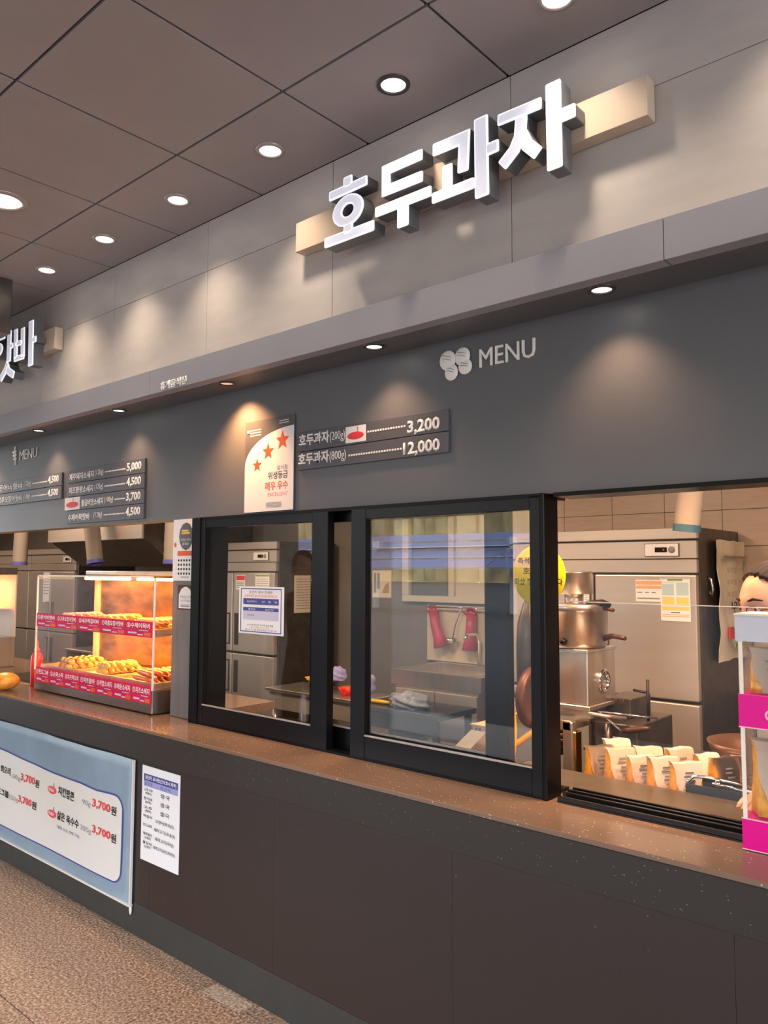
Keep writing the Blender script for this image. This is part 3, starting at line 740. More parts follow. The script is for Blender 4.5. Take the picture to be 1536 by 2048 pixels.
# ================================================================== HOT BAR DISPLAY CASE
CX0, CX1, CY0, CY1, CB, CT = -4.60, -3.358, -0.06, 0.33, 0.887, 1.55
dc = thing('display_case', 'glass heated display case of hot bars with crimson price strips', 'display case', (-3.98, 0.13, CB))
b = B().box(CX0, CX1, CY0, CY1, CB + 0.006, 1.005, b=0.004)
for x in (CX0 + 0.05, CX1 - 0.05):
    for y in (CY0 + 0.05, CY1 - 0.05): b.cyl((x, y, CB), (x, y, CB + 0.01), 0.02, n=12)
b.build('base', m_basest, dc)
B().box(CX0 + 0.01, CX1 - 0.01, CY0 + 0.012, CY1, 1.005, 1.012).build('lower_deck', m_steel, dc)
B().box(CX0 + 0.01, CX1 - 0.01, CY0 + 0.012, CY1, 1.262, 1.270).build('upper_shelf', m_steel, dc)
B().box(CX0, CX1, CY0, CY0 + 0.004, 1.005, CT).build('front_glass', m_glassc, dc)
B().box(CX0, CX0 + 0.004, CY0 + 0.004, CY1, 1.005, CT).build('side_glass', m_glassc, dc)
B().box(CX1 - 0.004, CX1, CY0 + 0.004, CY1, 1.005, CT).build('side_glass', m_glassc, dc)
B().box(CX0, CX1, CY0, CY1, CT, CT + 0.005).build('top_glass', m_glassc, dc)
B().box(CX0, CX1, CY1 - 0.09, CY1 + 0.02, CT + 0.006, CT + 0.03, b=0.004).build('top_housing', m_steel, dc)
for x in (CX0, CX1 - 0.008):
    B().box(x, x + 0.008, CY0 - 0.001, CY0 + 0.007, 1.005, CT + 0.006).build('corner_edge', m_gedge, dc)
B().box(CX0, CX1, CY0 - 0.001, CY0 + 0.006, CT - 0.002, CT + 0.006).build('top_edge', m_gedge, dc)
for x, w in ((CX0 + 0.005, 0.05), (CX1 - 0.055, 0.05)):
    B().box(x, x + w, CY1 - 0.03, CY1, 1.005, CT).build('back_post', m_board, dc)
for z, in ((1.535,), (1.248,)):
    for xa, xb in ((CX0 + 0.08, -4.02), (-3.94, CX1 - 0.08)):
        h = B().cyl((xa, 0.20, z), (xb, 0.20, z), 0.009, n=10).build('heat_lamp', m_heat, dc, label='glowing amber heat lamp tube')
        l = area('heat_light', (0, 0, 0), xb - xa, 0.03, CASE_W, (1.0, 0.38, 0.06), dc); l.location = Vector(((xa + xb) / 2, 0.22, z - 0.014)) - dc.location
m_back = M('amber_glow_steel_back', (0.20, 0.115, 0.055), 0.3, metal=0.7, noise=0.5, scale=7, aniso=(1, 1, 2.5))  # heat lamp reflections put into the steel as blotchy amber colour
for xa, xb, y in ((CX0 + 0.06, -3.96, CY1 - 0.012), (-3.99, CX1 - 0.06, CY1 - 0.006)):
    B().box(xa, xb, y - 0.004, y, 1.012, 1.262).build('back_door', m_back, dc); B().box(xa, xb, y - 0.004, y, 1.27, CT - 0.01).build('back_door', m_back, dc)
def cards(n, x0, x1, z0, z1, names):
    w = (x1 - x0) / n
    for k in range(n):
        a = x0 + k * w; c = a + w
        o = B().box(a + 0.001, c - 0.001, -0.0625, -0.0605, z0, z1).build('price_card', m_pink, dc)
        h = z1 - z0
        tx(names[k], a + w * .05, c - w * .08, z1 - h * .46, z1 - h * .12, -0.0632, m_text_w, o, .015)
        q = B().box(c - w * .30, c - w * .06, -0.0632, -0.0624, z0 + h * .07, z0 + h * .30).build('orange_patch', m_text_o, o)
        bars([(a + w * .10, a + w * .42, z0 + h * .17, z0 + h * .28), (a + w * .46, a + w * .66, z0 + h * .10, z0 + h * .17), (a + w * .5, a + w * .85, z0 + h * .4, z0 + h * .44)], -0.0625, m_lavl, o)
cards(5, -4.585, -3.366, 1.258, 1.335, ('①문어바핫바', '②고추오징어핫바', '③새우떡갈비바', '④매콤오징어핫바', '⑤수제어묵바'))
cards(7, -4.575, -3.366, 0.939, 1.024, ('①핫도그바', '②소떡소떡', '③치즈떡꼬치', '④미트볼바', '⑤케찹소세지', '⑥매운소세지', '⑦치즈소세지'))
def tray(x0, x1, z, label):
    t = thing('food_tray', label, 'tray', ((x0 + x1) / 2, 0.12, z))
    b = B().box(x0, x1, -0.035, 0.29, z, z + 0.005)
    for xa, xb, ya, yb in ((x0, x1, -0.035, -0.028), (x0, x1, 0.283, 0.29), (x0, x0 + 0.007, -0.028, 0.283), (x1 - 0.007, x1, -0.028, 0.283)): b.box(xa, xb, ya, yb, z + 0.005, z + 0.025)
    b.build('pan', m_steel, t)
    B().box(x0 + 0.01, x1 - 0.01, -0.026, 0.281, z + 0.005, z + 0.008).build('liner', m_traypap, t)
tray(-4.57, -4.19, 1.012, 'steel tray of sauced skewers at the left of the lower deck')
tray(-4.17, -3.79, 1.012, 'steel tray of sausage bites in the middle of the lower deck')
tray(-3.77, -3.375, 1.012, 'steel tray of long red sausages at the right of the lower deck')
tray(-4.57, -4.19, 1.271, 'steel tray of dull purple bars at the left of the upper shelf')
tray(-4.17, -3.79, 1.271, 'steel tray of golden lumpy bars in the middle of the upper shelf')
tray(-3.77, -3.375, 1.271, 'steel tray of long golden hot bars at the right of the upper shelf')
def bar_proto(name, label, group, mat, L, r, lump):
    t = thing(name, label, 'snack', (0, 0, 0), group)
    b = B(); n = 14; pts = []; rs = []
    for k in range(n + 1):
        u = k / n; pts.append((-L / 2 + L * u, 0.004 * math.sin(u * 3), r)); rs.append(max(0.002, r * (1 - abs(2 * u - 1) ** 5) ** 0.5 * (1 + lump * math.sin(u * 19))))
    b.tube(pts, rs, 10).build('body', mat, t)
    B().cyl((L / 2 - 0.01, 0.002, r), (L / 2 + 0.06, 0.0, r), 0.003, n=6).build('stick', m_stick, t)
    return t
def skewer_proto():
    t = thing('sausage_skewer', 'red sausage and rice cake skewer, lower left tray', 'snack', (0, 0, 0), 'skewers on the lower left tray')
    for k in range(5):
        x = -0.08 + 0.036 * k
        B().tube([(x - 0.015, 0, 0.016), (x - 0.012, 0, 0.016), (x + 0.012, 0, 0.016), (x + 0.015, 0, 0.016)], [0.008, 0.015, 0.015, 0.008], 10).build('bite', m_food2 if k % 2 else m_food3, t)
    B().cyl((-0.1, 0, 0.016), (0.14, 0, 0.016), 0.0025, n=6).build('stick', m_stick, t)
    return t
ORD = ['front', 'second from front', 'third from front', 'fourth from front', 'fifth from front', 'sixth from front', 'seventh from front']
def fill(proto, x0, x1, z, n, ang, layers=1, flip=0.0):
    first = True
    for q in range(layers):
        for k in range(n - q):
            y = -0.005 + 0.255 * (k + 0.5 + 0.4 * q) / n
            o = proto if first else dup(proto)
            if first: base = proto['label']
            o['label'] = base + ', ' + ('front' if k == 0 else ORD[k]) + (', bottom layer' if q == 0 else ', top layer')
            first = False
            o.location = ((x0 + x1) / 2 + random.uniform(-.012, .012), y, z + 0.009 + q * 0.026)
            o.rotation_euler.z = math.radians(ang + random.uniform(-5, 5)) + flip
fill(skewer_proto(), -4.57, -4.19, 1.012, 6, -10, 2)
fill(bar_proto('sausage_bite', 'plump yellow coated sausage, middle lower tray', 'coated sausages on the middle lower tray', m_food3, 0.15, 0.019, 0.12), -4.17, -3.79, 1.012, 6, -12, 2)
fill(bar_proto('long_sausage', 'long glossy red sausage, right lower tray', 'long red sausages on the right lower tray', m_food2, 0.23, 0.016, 0.02), -3.77, -3.375, 1.012, 6, -14, 2)
fill(bar_proto('fish_cake_bar', 'dull purple brown bar, left upper tray', 'dull bars on the left upper tray', m_food4, 0.2, 0.016, 0.06), -4.57, -4.19, 1.271, 6, -8, 2)
fill(bar_proto('fish_cake_bar', 'golden lumpy hot bar, middle upper tray', 'golden lumpy hot bars on the middle upper tray', m_food1, 0.18, 0.018, 0.16), -4.17, -3.79, 1.271, 6, -8, 2)
fill(bar_proto('fish_cake_bar', 'long smooth golden hot bar, right upper tray', 'long golden hot bars on the right upper tray', m_food1, 0.25, 0.017, 0.03), -3.77, -3.375, 1.271, 6, -10, 2)
# items left of the display case
bo = thing('sauce_bottle', 'red ketchup squeeze bottle beside the display case', 'bottle', (-4.74, 0.02, 0.887))
B().lathe([(0.03, 0), (0.034, 0.01), (0.034, 0.16), (0.030, 0.185), (0.016, 0.20), (0.014, 0.205)], (-4.74, 0.02, 0.887), 18).build('body', m_redp, bo)
B().lathe([(0.018, 0.203), (0.018, 0.222), (0.008, 0.228), (0.004, 0.27), (0.0001, 0.272)], (-4.74, 0.02, 0.887), 14).build('nozzle_cap', m_redp, bo)
bu = thing('bread_bun', 'round orange brown bun at the front of the counter at the left edge', 'bread', (-4.72, -0.17, 0.887))
B().ell((-4.72, -0.17, 0.937), (.085, .075, .05), 24, 14, fn=lambda p, q: Vector((p.x, p.y, p.z if p.z > 0 else p.z * 0.98))).build('crust', m_food1, bu)
ml = B().box(-5.35, -4.66, 0.05, 0.42, 0.887, 0.897, b=0.003).build('rubber_mat', m_blackg, loc=(-5.0, 0.2, 0.887)); tag(ml, 'black glossy tray mat on the worktop left of the display case', 'mat')
pn = thing('steel_pan', 'shallow steel pan on the black mat near the red bottle', 'pan', (-5.06, 0.26, 0.897))
B().lathe([(0.0001, 0), (0.10, 0), (0.125, 0.05), (0.13, 0.052), (0.121, 0.048), (0.098, 0.006), (0.0001, 0.004)], (-5.06, 0.26, 0.897), 24).build('bowl', m_pot, pn)
B().tube([(-4.94, 0.26, 0.945), (-4.86, 0.25, 0.955), (-4.80, 0.24, 0.957)], 0.008, 8).build('handle', m_black, pn)
c2 = thing('warmer_case', 'second amber lit warming case at the left edge beyond the bottle', 'display case', (-6.35, 0.12, 0.887))
B().box(-6.85, -5.82, 0.0, 0.36, 0.887, 1.10, b=0.004).build('base', m_steel, c2)
B().box(-6.85, -5.82, 0.0, 0.36, 1.55, 1.60, b=0.004).build('top_housing', m_steeld, c2)
B().box(-6.85, -5.82, 0.35, 0.36, 1.10, 1.55).build('back_panel', m_board, c2)
for x in (-6.84, -5.84): B().box(x, x + 0.02, 0.0, 0.02, 1.10, 1.55).build('front_post', m_gedge, c2)
B().box(-6.82, -5.84, 0.006, 0.01, 1.10, 1.55).build('front_glass', m_glassc, c2)
B().box(-6.8, -5.86, 0.03, 0.34, 1.30, 1.31).build('shelf', m_gedge, c2)
B().cyl((-6.75, 0.2, 1.535), (-5.9, 0.2, 1.535), 0.01, n=10).build('heat_lamp', m_heat, c2)
l = area('heat_light', (0, 0, 0), 0.85, 0.03, CASE_W, (1.0, 0.38, 0.06), c2); l.location = Vector((-6.32, 0.2, 1.52)) - c2.location

# ================================================================== KITCHEN
lampK = []
for k, x in enumerate((-9.0, -6.6, -4.2, -2.3, -0.6)):
    t = thing('kitchen_lamp', 'warm square kitchen ceiling panel lamp ' + ('far along the kitchen', 'above the range hood', 'above the four-door fridge', 'above the batter machine', 'above the display box')[k], 'ceiling light', (x, 0.45, 2.5), 'kitchen ceiling panel lamps')
    B().box(x - 0.3, x + 0.3, 0.30, 0.60, 2.475, 2.5, b=0.004).build('frame', m_white, t)
    B().box(x - 0.27, x + 0.27, 0.33, 0.57, 2.470, 2.476).build('diffuser', M('warm_diffuser', (1.0, 0.78, 0.52), 0.4, emit=3.0) if k == 0 else bpy.data.materials['warm_diffuser'], t)
    area('panel_light', (0, 0, -0.035), 0.54, 0.24, KITCH_W, (1.0, 0.68, 0.46), t)
for k, (x, y) in enumerate(((-1.10, 0.19), (-0.22, 0.26), (-2.7, 0.40))):  # unseen spots with housings, added to light the bags, fridge and sink
    t = thing('added_kitchen_spot', ('added amber spot out of view above the cookie bags', 'added warm white spot out of view beyond the display box', 'added amber spot out of view above the sink')[k], 'ceiling light', (x, y, 2.5))
    B().lathe([(0.035, -0.09), (0.045, -0.085), (0.045, 0.0), (0.0001, 0.0)], (x, y, 2.5), 20, cap=False).build('housing', m_black, t)
    B().lathe([(0.0001, -0.078), (0.036, -0.078)], (x, y, 2.5), 16, cap=False).build('lens', m_lampd, t)
    spot('spot_light', (0, 0, -0.1), (115, 80, 50)[k], ((1.0, 0.42, 0.14), (1.0, 0.62, 0.38), (1.0, 0.5, 0.22))[k], (84, 110, 95)[k], 0.8, 0.03, t, (math.radians((19, 4, 25)[k]), math.radians((0, 25, 0)[k]), 0))
def fridge(x0, xs, label, group):
    w = xs[-1] - x0; Y = 1.6
    t = thing('upright_fridge', label, 'fridge', (x0, Y, 0), group)
    B().box(x0, xs[-1], Y + 0.03, Y + 0.62, 0.09, 1.80, b=0.004).build('cabinet', m_steeld, t)
    B().box(x0, xs[-1], Y + 0.0, Y + 0.03, 1.745, 1.80, b=0.003).build('top_trim', m_steelb, t)
    p = B().box(x0 + 0.004, xs[-1] - 0.004, Y + 0.004, Y + 0.03, 1.650, 1.736, b=0.002).build('control_panel', m_steelb, t)
    B().box(x0 + 0.004, xs[-1] - 0.004, Y + 0.0, Y + 0.03, 1.580, 1.646, b=0.003).build('lower_trim', m_steelb, t)
    q = xs[-1]
    c = B().box(q - 0.256, q - 0.09, Y - 0.004, Y + 0.004, 1.663, 1.722, b=0.001).build('controller', m_white, p, label='white thermostat controller')
    B().box(q - 0.258, q - 0.088, Y - 0.002, Y + 0.004, 1.661, 1.724).build('controller_bezel', m_gasket, p)
    B().box(q - 0.205, q - 0.145, Y - 0.0055, Y - 0.003, 1.681, 1.705).build('display', m_blackg, p)
    B().lathe([(0.0001, -0.0055), (0.017, -0.0055), (0.017, -0.003)], (q - 0.122, Y, 1.693), 16, 'y').build('dial', m_text_g, p)
    B().box(q - 0.165, q - 0.158, Y - 0.0062, Y - 0.005, 1.689, 1.697).build('indicator', m_text_r, p)
    b = B()
    for x in (x0 + 0.06, xs[-1] - 0.06):
        for y in (Y + 0.1, Y + 0.55): b.cyl((x, y, 0), (x, y, 0.1), 0.022, n=10)
    b.build('feet', m_black, t)
    a = x0
    for i, e in enumerate(xs):
        for z0, z1 in ((0.11, 0.957), (0.972, 1.570)):
            d = B().box(a + 0.005, e - 0.005, Y - 0.012, Y + 0.028, z0, z1, b=0.006, seg=2).build('door', m_steelb, t)
            hz0 = z1 - 0.05 - 0.24 if z0 < 0.5 else z0 + 0.05
            hx = e - 0.075 if (i % 2 == 0 and len(xs) > 1) else a + 0.025
            B().box(hx, hx + 0.05, Y - 0.0135, Y - 0.011, hz0, hz0 + 0.24, b=0.001).build('handle_recess', m_gasket, d)
            B().box(hx + (0.016 if i % 2 else -0.002), hx + (0.052 if i % 2 else 0.034), Y - 0.016, Y - 0.0125, hz0 + 0.012, hz0 + 0.228, b=0.001).build('handle_lip', m_steelb if i % 2 == 0 else m_gasket, d)
        a = e
    return t
fR = fridge(-2.40, [-1.873, -1.345], 'tall stainless fridge behind the batter machine and paper bags', 'tall stainless fridges')
fL = fridge(-5.36, [-4.872, -4.385], 'tall stainless four-door fridge behind the window notice', 'tall stainless fridges')
f3 = dup(fL, (-8.335, 1.6, 0), label='tall stainless fridge behind the left end of the display case')
f4 = dup(fL, (-9.32, 1.6, 0), label='farthest stainless fridge at the left edge')
def sheet(name, label, x0, x1, z0, z1, y, bars_, cat='notice', base=m_white):
    t = thing(name, label, cat, ((x0 + x1) / 2, y, z0))
    B().box(x0, x1, y - 0.0012, y, z0, z1).build('sheet', base, t)
    for rects, m in bars_:
        bars([(x0 + (x1 - x0) * a, x0 + (x1 - x0) * c, z1 - (z1 - z0) * f, z1 - (z1 - z0) * e) for a, c, e, f in rects], y - 0.0012, m, t)
    return t
DY = 1.586
m_teal = M('pale_teal_print', (0.45, 0.60, 0.62), 0.6); m_ylp = M('pale_yellow_print', (0.75, 0.62, 0.18), 0.6); m_grn = M('green_print', (0.28, 0.40, 0.10), 0.6); m_ora = M('pale_orange_print', (0.75, 0.42, 0.22), 0.6)
sheet('notice_sheet', 'laminated blue and yellow notice on the fridge door edge', -1.522, -1.378, 1.348, 1.555, DY,
      [([(.03, .97, .0, .03), (.06, .48, .1, .12), (.06, .46, .14, .40), (.54, .95, .1, .40)], m_teal), ([(.25, .75, .02, .07)], m_grn), ([(.06, .46, .44, .62), (.54, .95, .44, .62), (.04, .96, .66, .75)], m_ylp), ([(.05, .95, .84, .86), (.05, .95, .88, .9)], m_ora), ([(.35, .65, .79, .81)], m_text_k)])
sheet('notice_sheet', 'faded orange and white notice to the left of the laminated one', -1.648, -1.512, 1.438, 1.545, DY + 0.0005, [([(.02, .98, .04, .22), (.02, .98, .26, .40)], m_ora), ([(.05, .25, .55, .6), (.35, .5, .55, .6), (.6, .75, .55, .6), (.05, .9, .82, .88)], m_text_g)])
sheet('notice_sheet', 'ruled sheet with a magenta corner behind the batter hopper', -2.02, -1.885, 1.39, 1.558, DY, [([(.0, .98, .22 + .06 * k, .235 + .06 * k) for k in range(12)], m_text_g), ([(.82, .96, .06, .22)], m_mag)])
sheet('notice_sheet', 'sheet with a red heading on the fridge above the window notice', -4.83, -4.72, 1.44, 1.55, DY, [([(.04, .96, .04, .34)], m_text_r), ([(.08, .9, .45 + .12 * k, .5 + .12 * k) for k in range(4)], m_text_g)])
sheet('notice_sheet', 'pale green checklist on the right fridge door above the window notice', -4.60, -4.44, 1.38, 1.56, DY, [([(.03, .97, .02, .1)], m_grn), ([(.08, .92, .2 + .09 * k, .22 + .09 * k) for k in range(8)], m_text_g)])
sheet('notice_sheet', 'narrow white sheet on the far fridge left of the display case', -8.0, -7.86, 1.26, 1.56, DY, [([(.1, .9, .1 + .1 * k, .13 + .1 * k) for k in range(7)], m_text_g)])
# sheet on the side of the fridge
t = thing('notice_sheet', 'beige sheet of small print on the dark side of the fridge', 'notice', (-4.384, 1.9, 1.3))
B().box(-4.3849, -4.383, 1.78, 2.02, 1.27, 1.55).build('sheet', m_sack, t)
b = B()
for k in range(12): b.box(-4.383, -4.3824, 1.80, 2.0 - 0.03 * (k % 3), 1.52 - 0.02 * k, 1.525 - 0.02 * k)
b.build('print', m_sackg, t)
t = thing('wall_poster', 'pale poster with a brown drawing on the grey kitchen wall', 'poster', (-3.93, 2.26, 1.4))
B().box(-4.03, -3.84, 2.2585, 2.2615, 1.385, 1.59).build('sheet', m_sack, t)
B().prism([(-3.93, 1.42), (-3.86, 1.42), (-3.865, 1.50), (-3.90, 1.48)], 2.2572, 2.2585).build('drawing', m_carton, t)
bars([(-4.015, -3.99, 1.42, 1.57), (-3.98, -3.955, 1.45, 1.57)], 2.2585, m_text_g, t)
# flour sack on the side of the right fridge
sk = thing('paper_sack', 'tall cream printed paper sack hung on the side of the right fridge', 'sack', (-1.33, 2.0, 1.16))
t = bmesh.new(); bmesh.ops.create_grid(t, x_segments=8, y_segments=14, size=0.5)
for v in t.verts:
    u, w = v.co.x, v.co.y
    v.co = (-1.318 + 0.008 * math.sin(u * 9 + w * 4) + 0.005 * math.sin(w * 17), 2.0 + u * 0.42 + 0.003 * math.sin(w * 8), 1.455 + w * 0.58 + 0.003 * math.sin(u * 14))
bmesh.ops.solidify(t, geom=t.faces[:], thickness=0.022)
b = B(); b.add(t); b.build('paper', m_sack, sk)
for z, h, m in ((1.655, 0.012, m_sackg),): B().box(-1.309, -1.3, 1.84, 2.19, z, z + h).build('printed_band', m, sk)
for z in (1.46, 1.52, 1.58): tx('우리밀 가루', 1.87, 2.15, z, z + 0.028, -1.2985, m_sackg, sk, 0.0, face='+x')
tx('1234', 1.93, 2.14, 1.40, 1.435, -1.2985, m_text_k, sk, 0.03, face='+x')
b = B().box(-1.309, -1.299, 1.90, 1.96, 1.25, 1.31).build('red_mark', m_text_r, sk)
B().box(-1.309, -1.299, 1.99, 2.13, 1.27, 1.30).build('dark_mark', m_text_g, sk)
B().box(-1.309, -1.299, 1.98, 2.16, 1.205, 1.225).build('green_mark', m_grn, sk)
hk = B().tube([(-1.345, 1.72, 1.56), (-1.325, 1.72, 1.55), (-1.318, 1.72, 1.50), (-1.325, 1.72, 1.475), (-1.335, 1.72, 1.49)], 0.006, 8).build('wire_hook', m_chrome, loc=(-1.33, 1.72, 1.5))
tag(hk, 'small bright wire hook on the side of the right fridge', 'hook')
# exhaust ducts
def duct(label, top, bot, r, m, grp):
    t = thing('air_duct', label, 'duct', top, grp)
    top, bot = Vector(top), Vector(bot); b = B(); pts = []; rs = []
    for k in range(25):
        u = k / 24; p = top.lerp(bot, u); p.x += 0.03 * math.sin(u * 2.6) * (1 if bot.x > top.x else -1); pts.append(p); rs.append(r * (1 + 0.03 * (k % 2)))
    b.tube(pts, rs, 18, caps=False).build('sleeve', m_duct, t)
    d = (pts[-1] - pts[-2]).normalized()
    B().tube([pts[-1] - d * 0.002, pts[-1] + d * 0.028], [r * 1.07, r * 1.07], 20, caps=False).build('collar', m, t)
    B().tube([pts[-1] + d * 0.001, pts[-1] + d * 0.012], [r * 0.98, r * 0.98], 20).build('mouth', m_black, t)
duct('cream air duct with a teal collar hanging before the right fridge', (-1.00, 1.0, 2.5), (-1.155, 1.0, 1.775), 0.050, m_ductt, 'cream air ducts')
duct('cream air duct with a violet collar nearest the left edge', (-7.12, 1.0, 2.5), (-7.225, 1.0, 1.66), 0.062, m_ductb, 'cream air ducts')
duct('cream air duct with a violet collar above the display case', (-6.17, 1.0, 2.5), (-5.90, 1.0, 1.66), 0.062, m_ductb, 'cream air ducts')
duct('cream air duct half hidden behind the wall calendar', (-4.72, 1.0, 2.5), (-4.79, 1.0, 1.66), 0.062, m_ductb, 'cream air ducts')
# range hood
hd = thing('range_hood', 'dark steel range hood with a pale front over the display case', 'hood', (-5.9, 1.5, 1.6))
B().prism([(1.14, 1.84), (1.14, 2.1), (2.2, 2.1), (2.2, 1.62), (1.45, 1.62)], -6.95, -5.42, 'yz').build('canopy', m_steeld, hd)
B().box(-6.96, -5.41, 1.12, 1.14, 1.83, 2.12, b=0.003).build('front_panel', m_steelb, hd)
B().box(-6.5, -5.9, 1.4, 2.0, 2.1, 2.5).build('chimney', m_steeld, hd)
# stove with pot beneath the hood
st = thing('gas_stove', 'dark steel stove top beneath the range hood', 'stove', (-6.2, 1.5, 0))
B().box(-6.9, -5.5, 1.3, 2.1, 0.0, 0.86, b=0.005).build('body', m_steeld, st)
B().box(-6.9, -5.5, 1.28, 2.1, 0.86, 0.88, b=0.003).build('top_plate', m_steel, st)
for x in (-6.5, -5.9): B().lathe([(0.12, 0), (0.13, 0.012), (0.10, 0.02), (0.09, 0.01)], (x, 1.65, 0.88), 20).build('burner', m_black, st)
# tables and sink
tb = thing('steel_table', 'stainless work table beside the fridge under the yellow tub', 'table', (-3.75, 1.6, 0))
B().box(-4.17, -3.30, 1.33, 1.68, 0.775, 0.795, b=0.003).build('top', m_steel, tb)
B().box(-4.14, -3.33, 1.345, 1.36, 0.66, 0.775).build('front_apron', m_steelb, tb)
for x in (-4.12, -3.35):
    for y in (1.38, 1.64): B().cyl((x, y, 0), (x, y, 0.78), 0.018, n=12).build('leg', m_steel, tb)
B().box(-4.12, -3.35, 1.4, 1.62, 0.25, 0.265).build('lower_shelf', m_steel, tb)
yb = thing('yellow_tub', 'yellow plastic tub on the steel table seen past the window notice', 'tub', (-3.80, 1.5, 0.795))
B().lathe([(0.0001, 0.0), (0.06, 0.0), (0.09, 0.07), (0.10, 0.072), (0.10, 0.078), (0.086, 0.075), (0.055, 0.006), (0.0001, 0.006)], (-3.80, 1.5, 0.795), 20).build('bowl', m_yelp, yb)
B().box(-3.93, -3.88, 1.47, 1.53, 0.866, 0.873, b=0.002).build('grip', m_yelp, yb)
def crumple(name, label, c, r, m, cat, seed):
    rnd = random.Random(seed); ph = [rnd.uniform(0, 6) for _ in range(6)]
    def fn(p, q):
        k = 1 + 0.16 * math.sin(q.x * 7 + ph[0]) * math.cos(q.y * 6 + ph[1]) + 0.10 * math.sin(q.z * 11 + ph[2] + q.x * 5)
        p = p * k; p.z = max(p.z, -r[2] * 0.55); return p
    o = B().ell((c[0], c[1], c[2] + r[2] * 0.55), r, 32, 20, fn=fn).build(name, m, loc=c)
    return tag(o, label, cat)
crumple('rubber_glove', 'lavender rubber glove draped over the yellow tub', (-3.70, 1.56, 0.862), (.06, .045, .055), m_lavcl, 'glove', 1)
crumple('rubber_glove', 'lavender rubber glove heaped beside the red bowl in the window gap', (-3.52, 1.62, 0.795), (.075, .05, .10), m_lavcl, 'glove', 2)
rb = thing('red_bowl', 'red plastic bowl on the steel table seen in the window gap', 'bowl', (-3.52, 1.46, 0.795))
B().lathe([(0.0001, 0.0), (0.035, 0.0), (0.06, 0.05), (0.056, 0.05), (0.03, 0.006), (0.0001, 0.006)], (-3.52, 1.46, 0.795), 20).build('bowl', m_redp, rb)
B().ell((-3.52, 1.46, 0.835), (.045, .045, .02), 14, 8).build('contents', m_food2, rb)
bk = thing('black_table', 'low black worktable with the grey towel on it', 'table', (-2.95, 1.45, 0))
B().box(-3.24, -2.62, 1.24, 1.60, 0.77, 0.80, b=0.003).build('top', m_blackg, bk)
for x in (-3.2, -2.66):
    for y in (1.27, 1.57): B().box(x - 0.015, x + 0.015, y - 0.015, y + 0.015, 0, 0.77).build('leg', m_black, bk)
B().box(-3.2, -2.66, 1.26, 1.275, 0.68, 0.77).build('front_apron', m_black, bk)
crumple('towel', 'crumpled grey blue towel on the black table', (-2.92, 1.36, 0.80), (.13, .085, .055), m_towel, 'towel', 5)
sp = B().tube([(-3.22, 1.33, 0.812), (-3.12, 1.335, 0.812), (-3.05, 1.34, 0.814)], [0.012, 0.012, 0.008], 8).build('scraper', m_yelp, loc=(-3.14, 1.33, 0.80)); tag(sp, 'yellow plastic scraper poking out from under the towel', 'scraper')
bs = thing('blue_basin', 'blue plastic basin under the black table', 'basin', (-2.95, 1.42, 0.60))
B().lathe([(0.0001, 0), (0.10, 0), (0.135, 0.085), (0.142, 0.085), (0.142, 0.095), (0.128, 0.09), (0.095, 0.008), (0.0001, 0.006)], (-2.97, 1.42, 0.585), 24).build('basin', m_blue, bs)
B().box(-3.2, -2.66, 1.27, 1.57, 0.57, 0.585).build('basin_rack', m_steel, bk)
sn_ = thing('sink_unit', 'stainless sink unit below the hanging red gloves', 'sink', (-3.0, 1.95, 0))
b = B().box(-3.36, -2.66, 1.70, 1.74, 0.86, 0.957, b=0.003).box(-3.36, -2.66, 2.16, 2.22, 0.86, 0.957, b=0.003).box(-3.36, -3.30, 1.74, 2.16, 0.86, 0.957).box(-2.72, -2.66, 1.74, 2.16, 0.86, 0.957)
b.build('rim', m_steel, sn_)
B().box(-3.30, -2.72, 1.74, 2.16, 0.70, 0.71).build('basin_floor', m_steeld, sn_)
B().box(-3.33, -2.69, 1.72, 2.2, 0.05, 0.86).build('cabinet', m_steelb, sn_)
for x in (-3.32, -3.0): B().box(x, x + 0.31, 1.70, 1.72, 0.08, 0.84, b=0.003).build('door', m_steelb, sn_)
B().tube([(-3.0, 2.18, 0.957), (-3.0, 2.18, 1.12), (-3.0, 2.14, 1.17), (-3.0, 2.05, 1.17), (-3.0, 2.02, 1.14)], 0.011, 10).build('tap', m_chrome, sn_)
sb = B().box(-3.48, -2.64, 2.232, 2.262, 0.957, 1.345, b=0.003).build('splashback', m_frost, loc=(-3, 2.25, 0.96)); tag(sb, 'pale splashback panel behind the sink', 'panel')
w2 = thing('window_2', 'pale framed pass-through window above the sink', 'window', (-3.2, 2.24, 1.36)); w2['kind'] = 'structure'
b = B()
for xa, xb, za, zb in ((-3.70, -2.62, 1.365, 1.41), (-3.70, -2.62, 2.04, 2.09), (-3.70, -3.64, 1.41, 2.04), (-2.68, -2.62, 1.41, 2.04), (-3.28, -3.23, 1.41, 2.04)): b.box(xa, xb, 2.215, 2.262, za, zb, b=0.003)
b.build('window_frame', m_frost, w2)
B().box(-3.64, -3.28, 2.24, 2.246, 1.41, 2.04).build('pane', m_glass, w2)
B().box(-3.23, -2.68, 2.235, 2.245, 1.41, 2.04).build('board', m_frost, w2)
rl = thing('hanging_rail', 'thin steel rail carrying gloves and ladle over the sink', 'rail', (-3.1, 2.2, 1.33))
B().cyl((-3.46, 2.19, 1.335), (-2.66, 2.19, 1.335), 0.006, n=8).build('rod', m_chrome, rl)
for x in (-3.44, -2.68): B().cyl((x, 2.19, 1.335), (x, 2.235, 1.335), 0.006, n=8).build('bracket', m_chrome, rl)
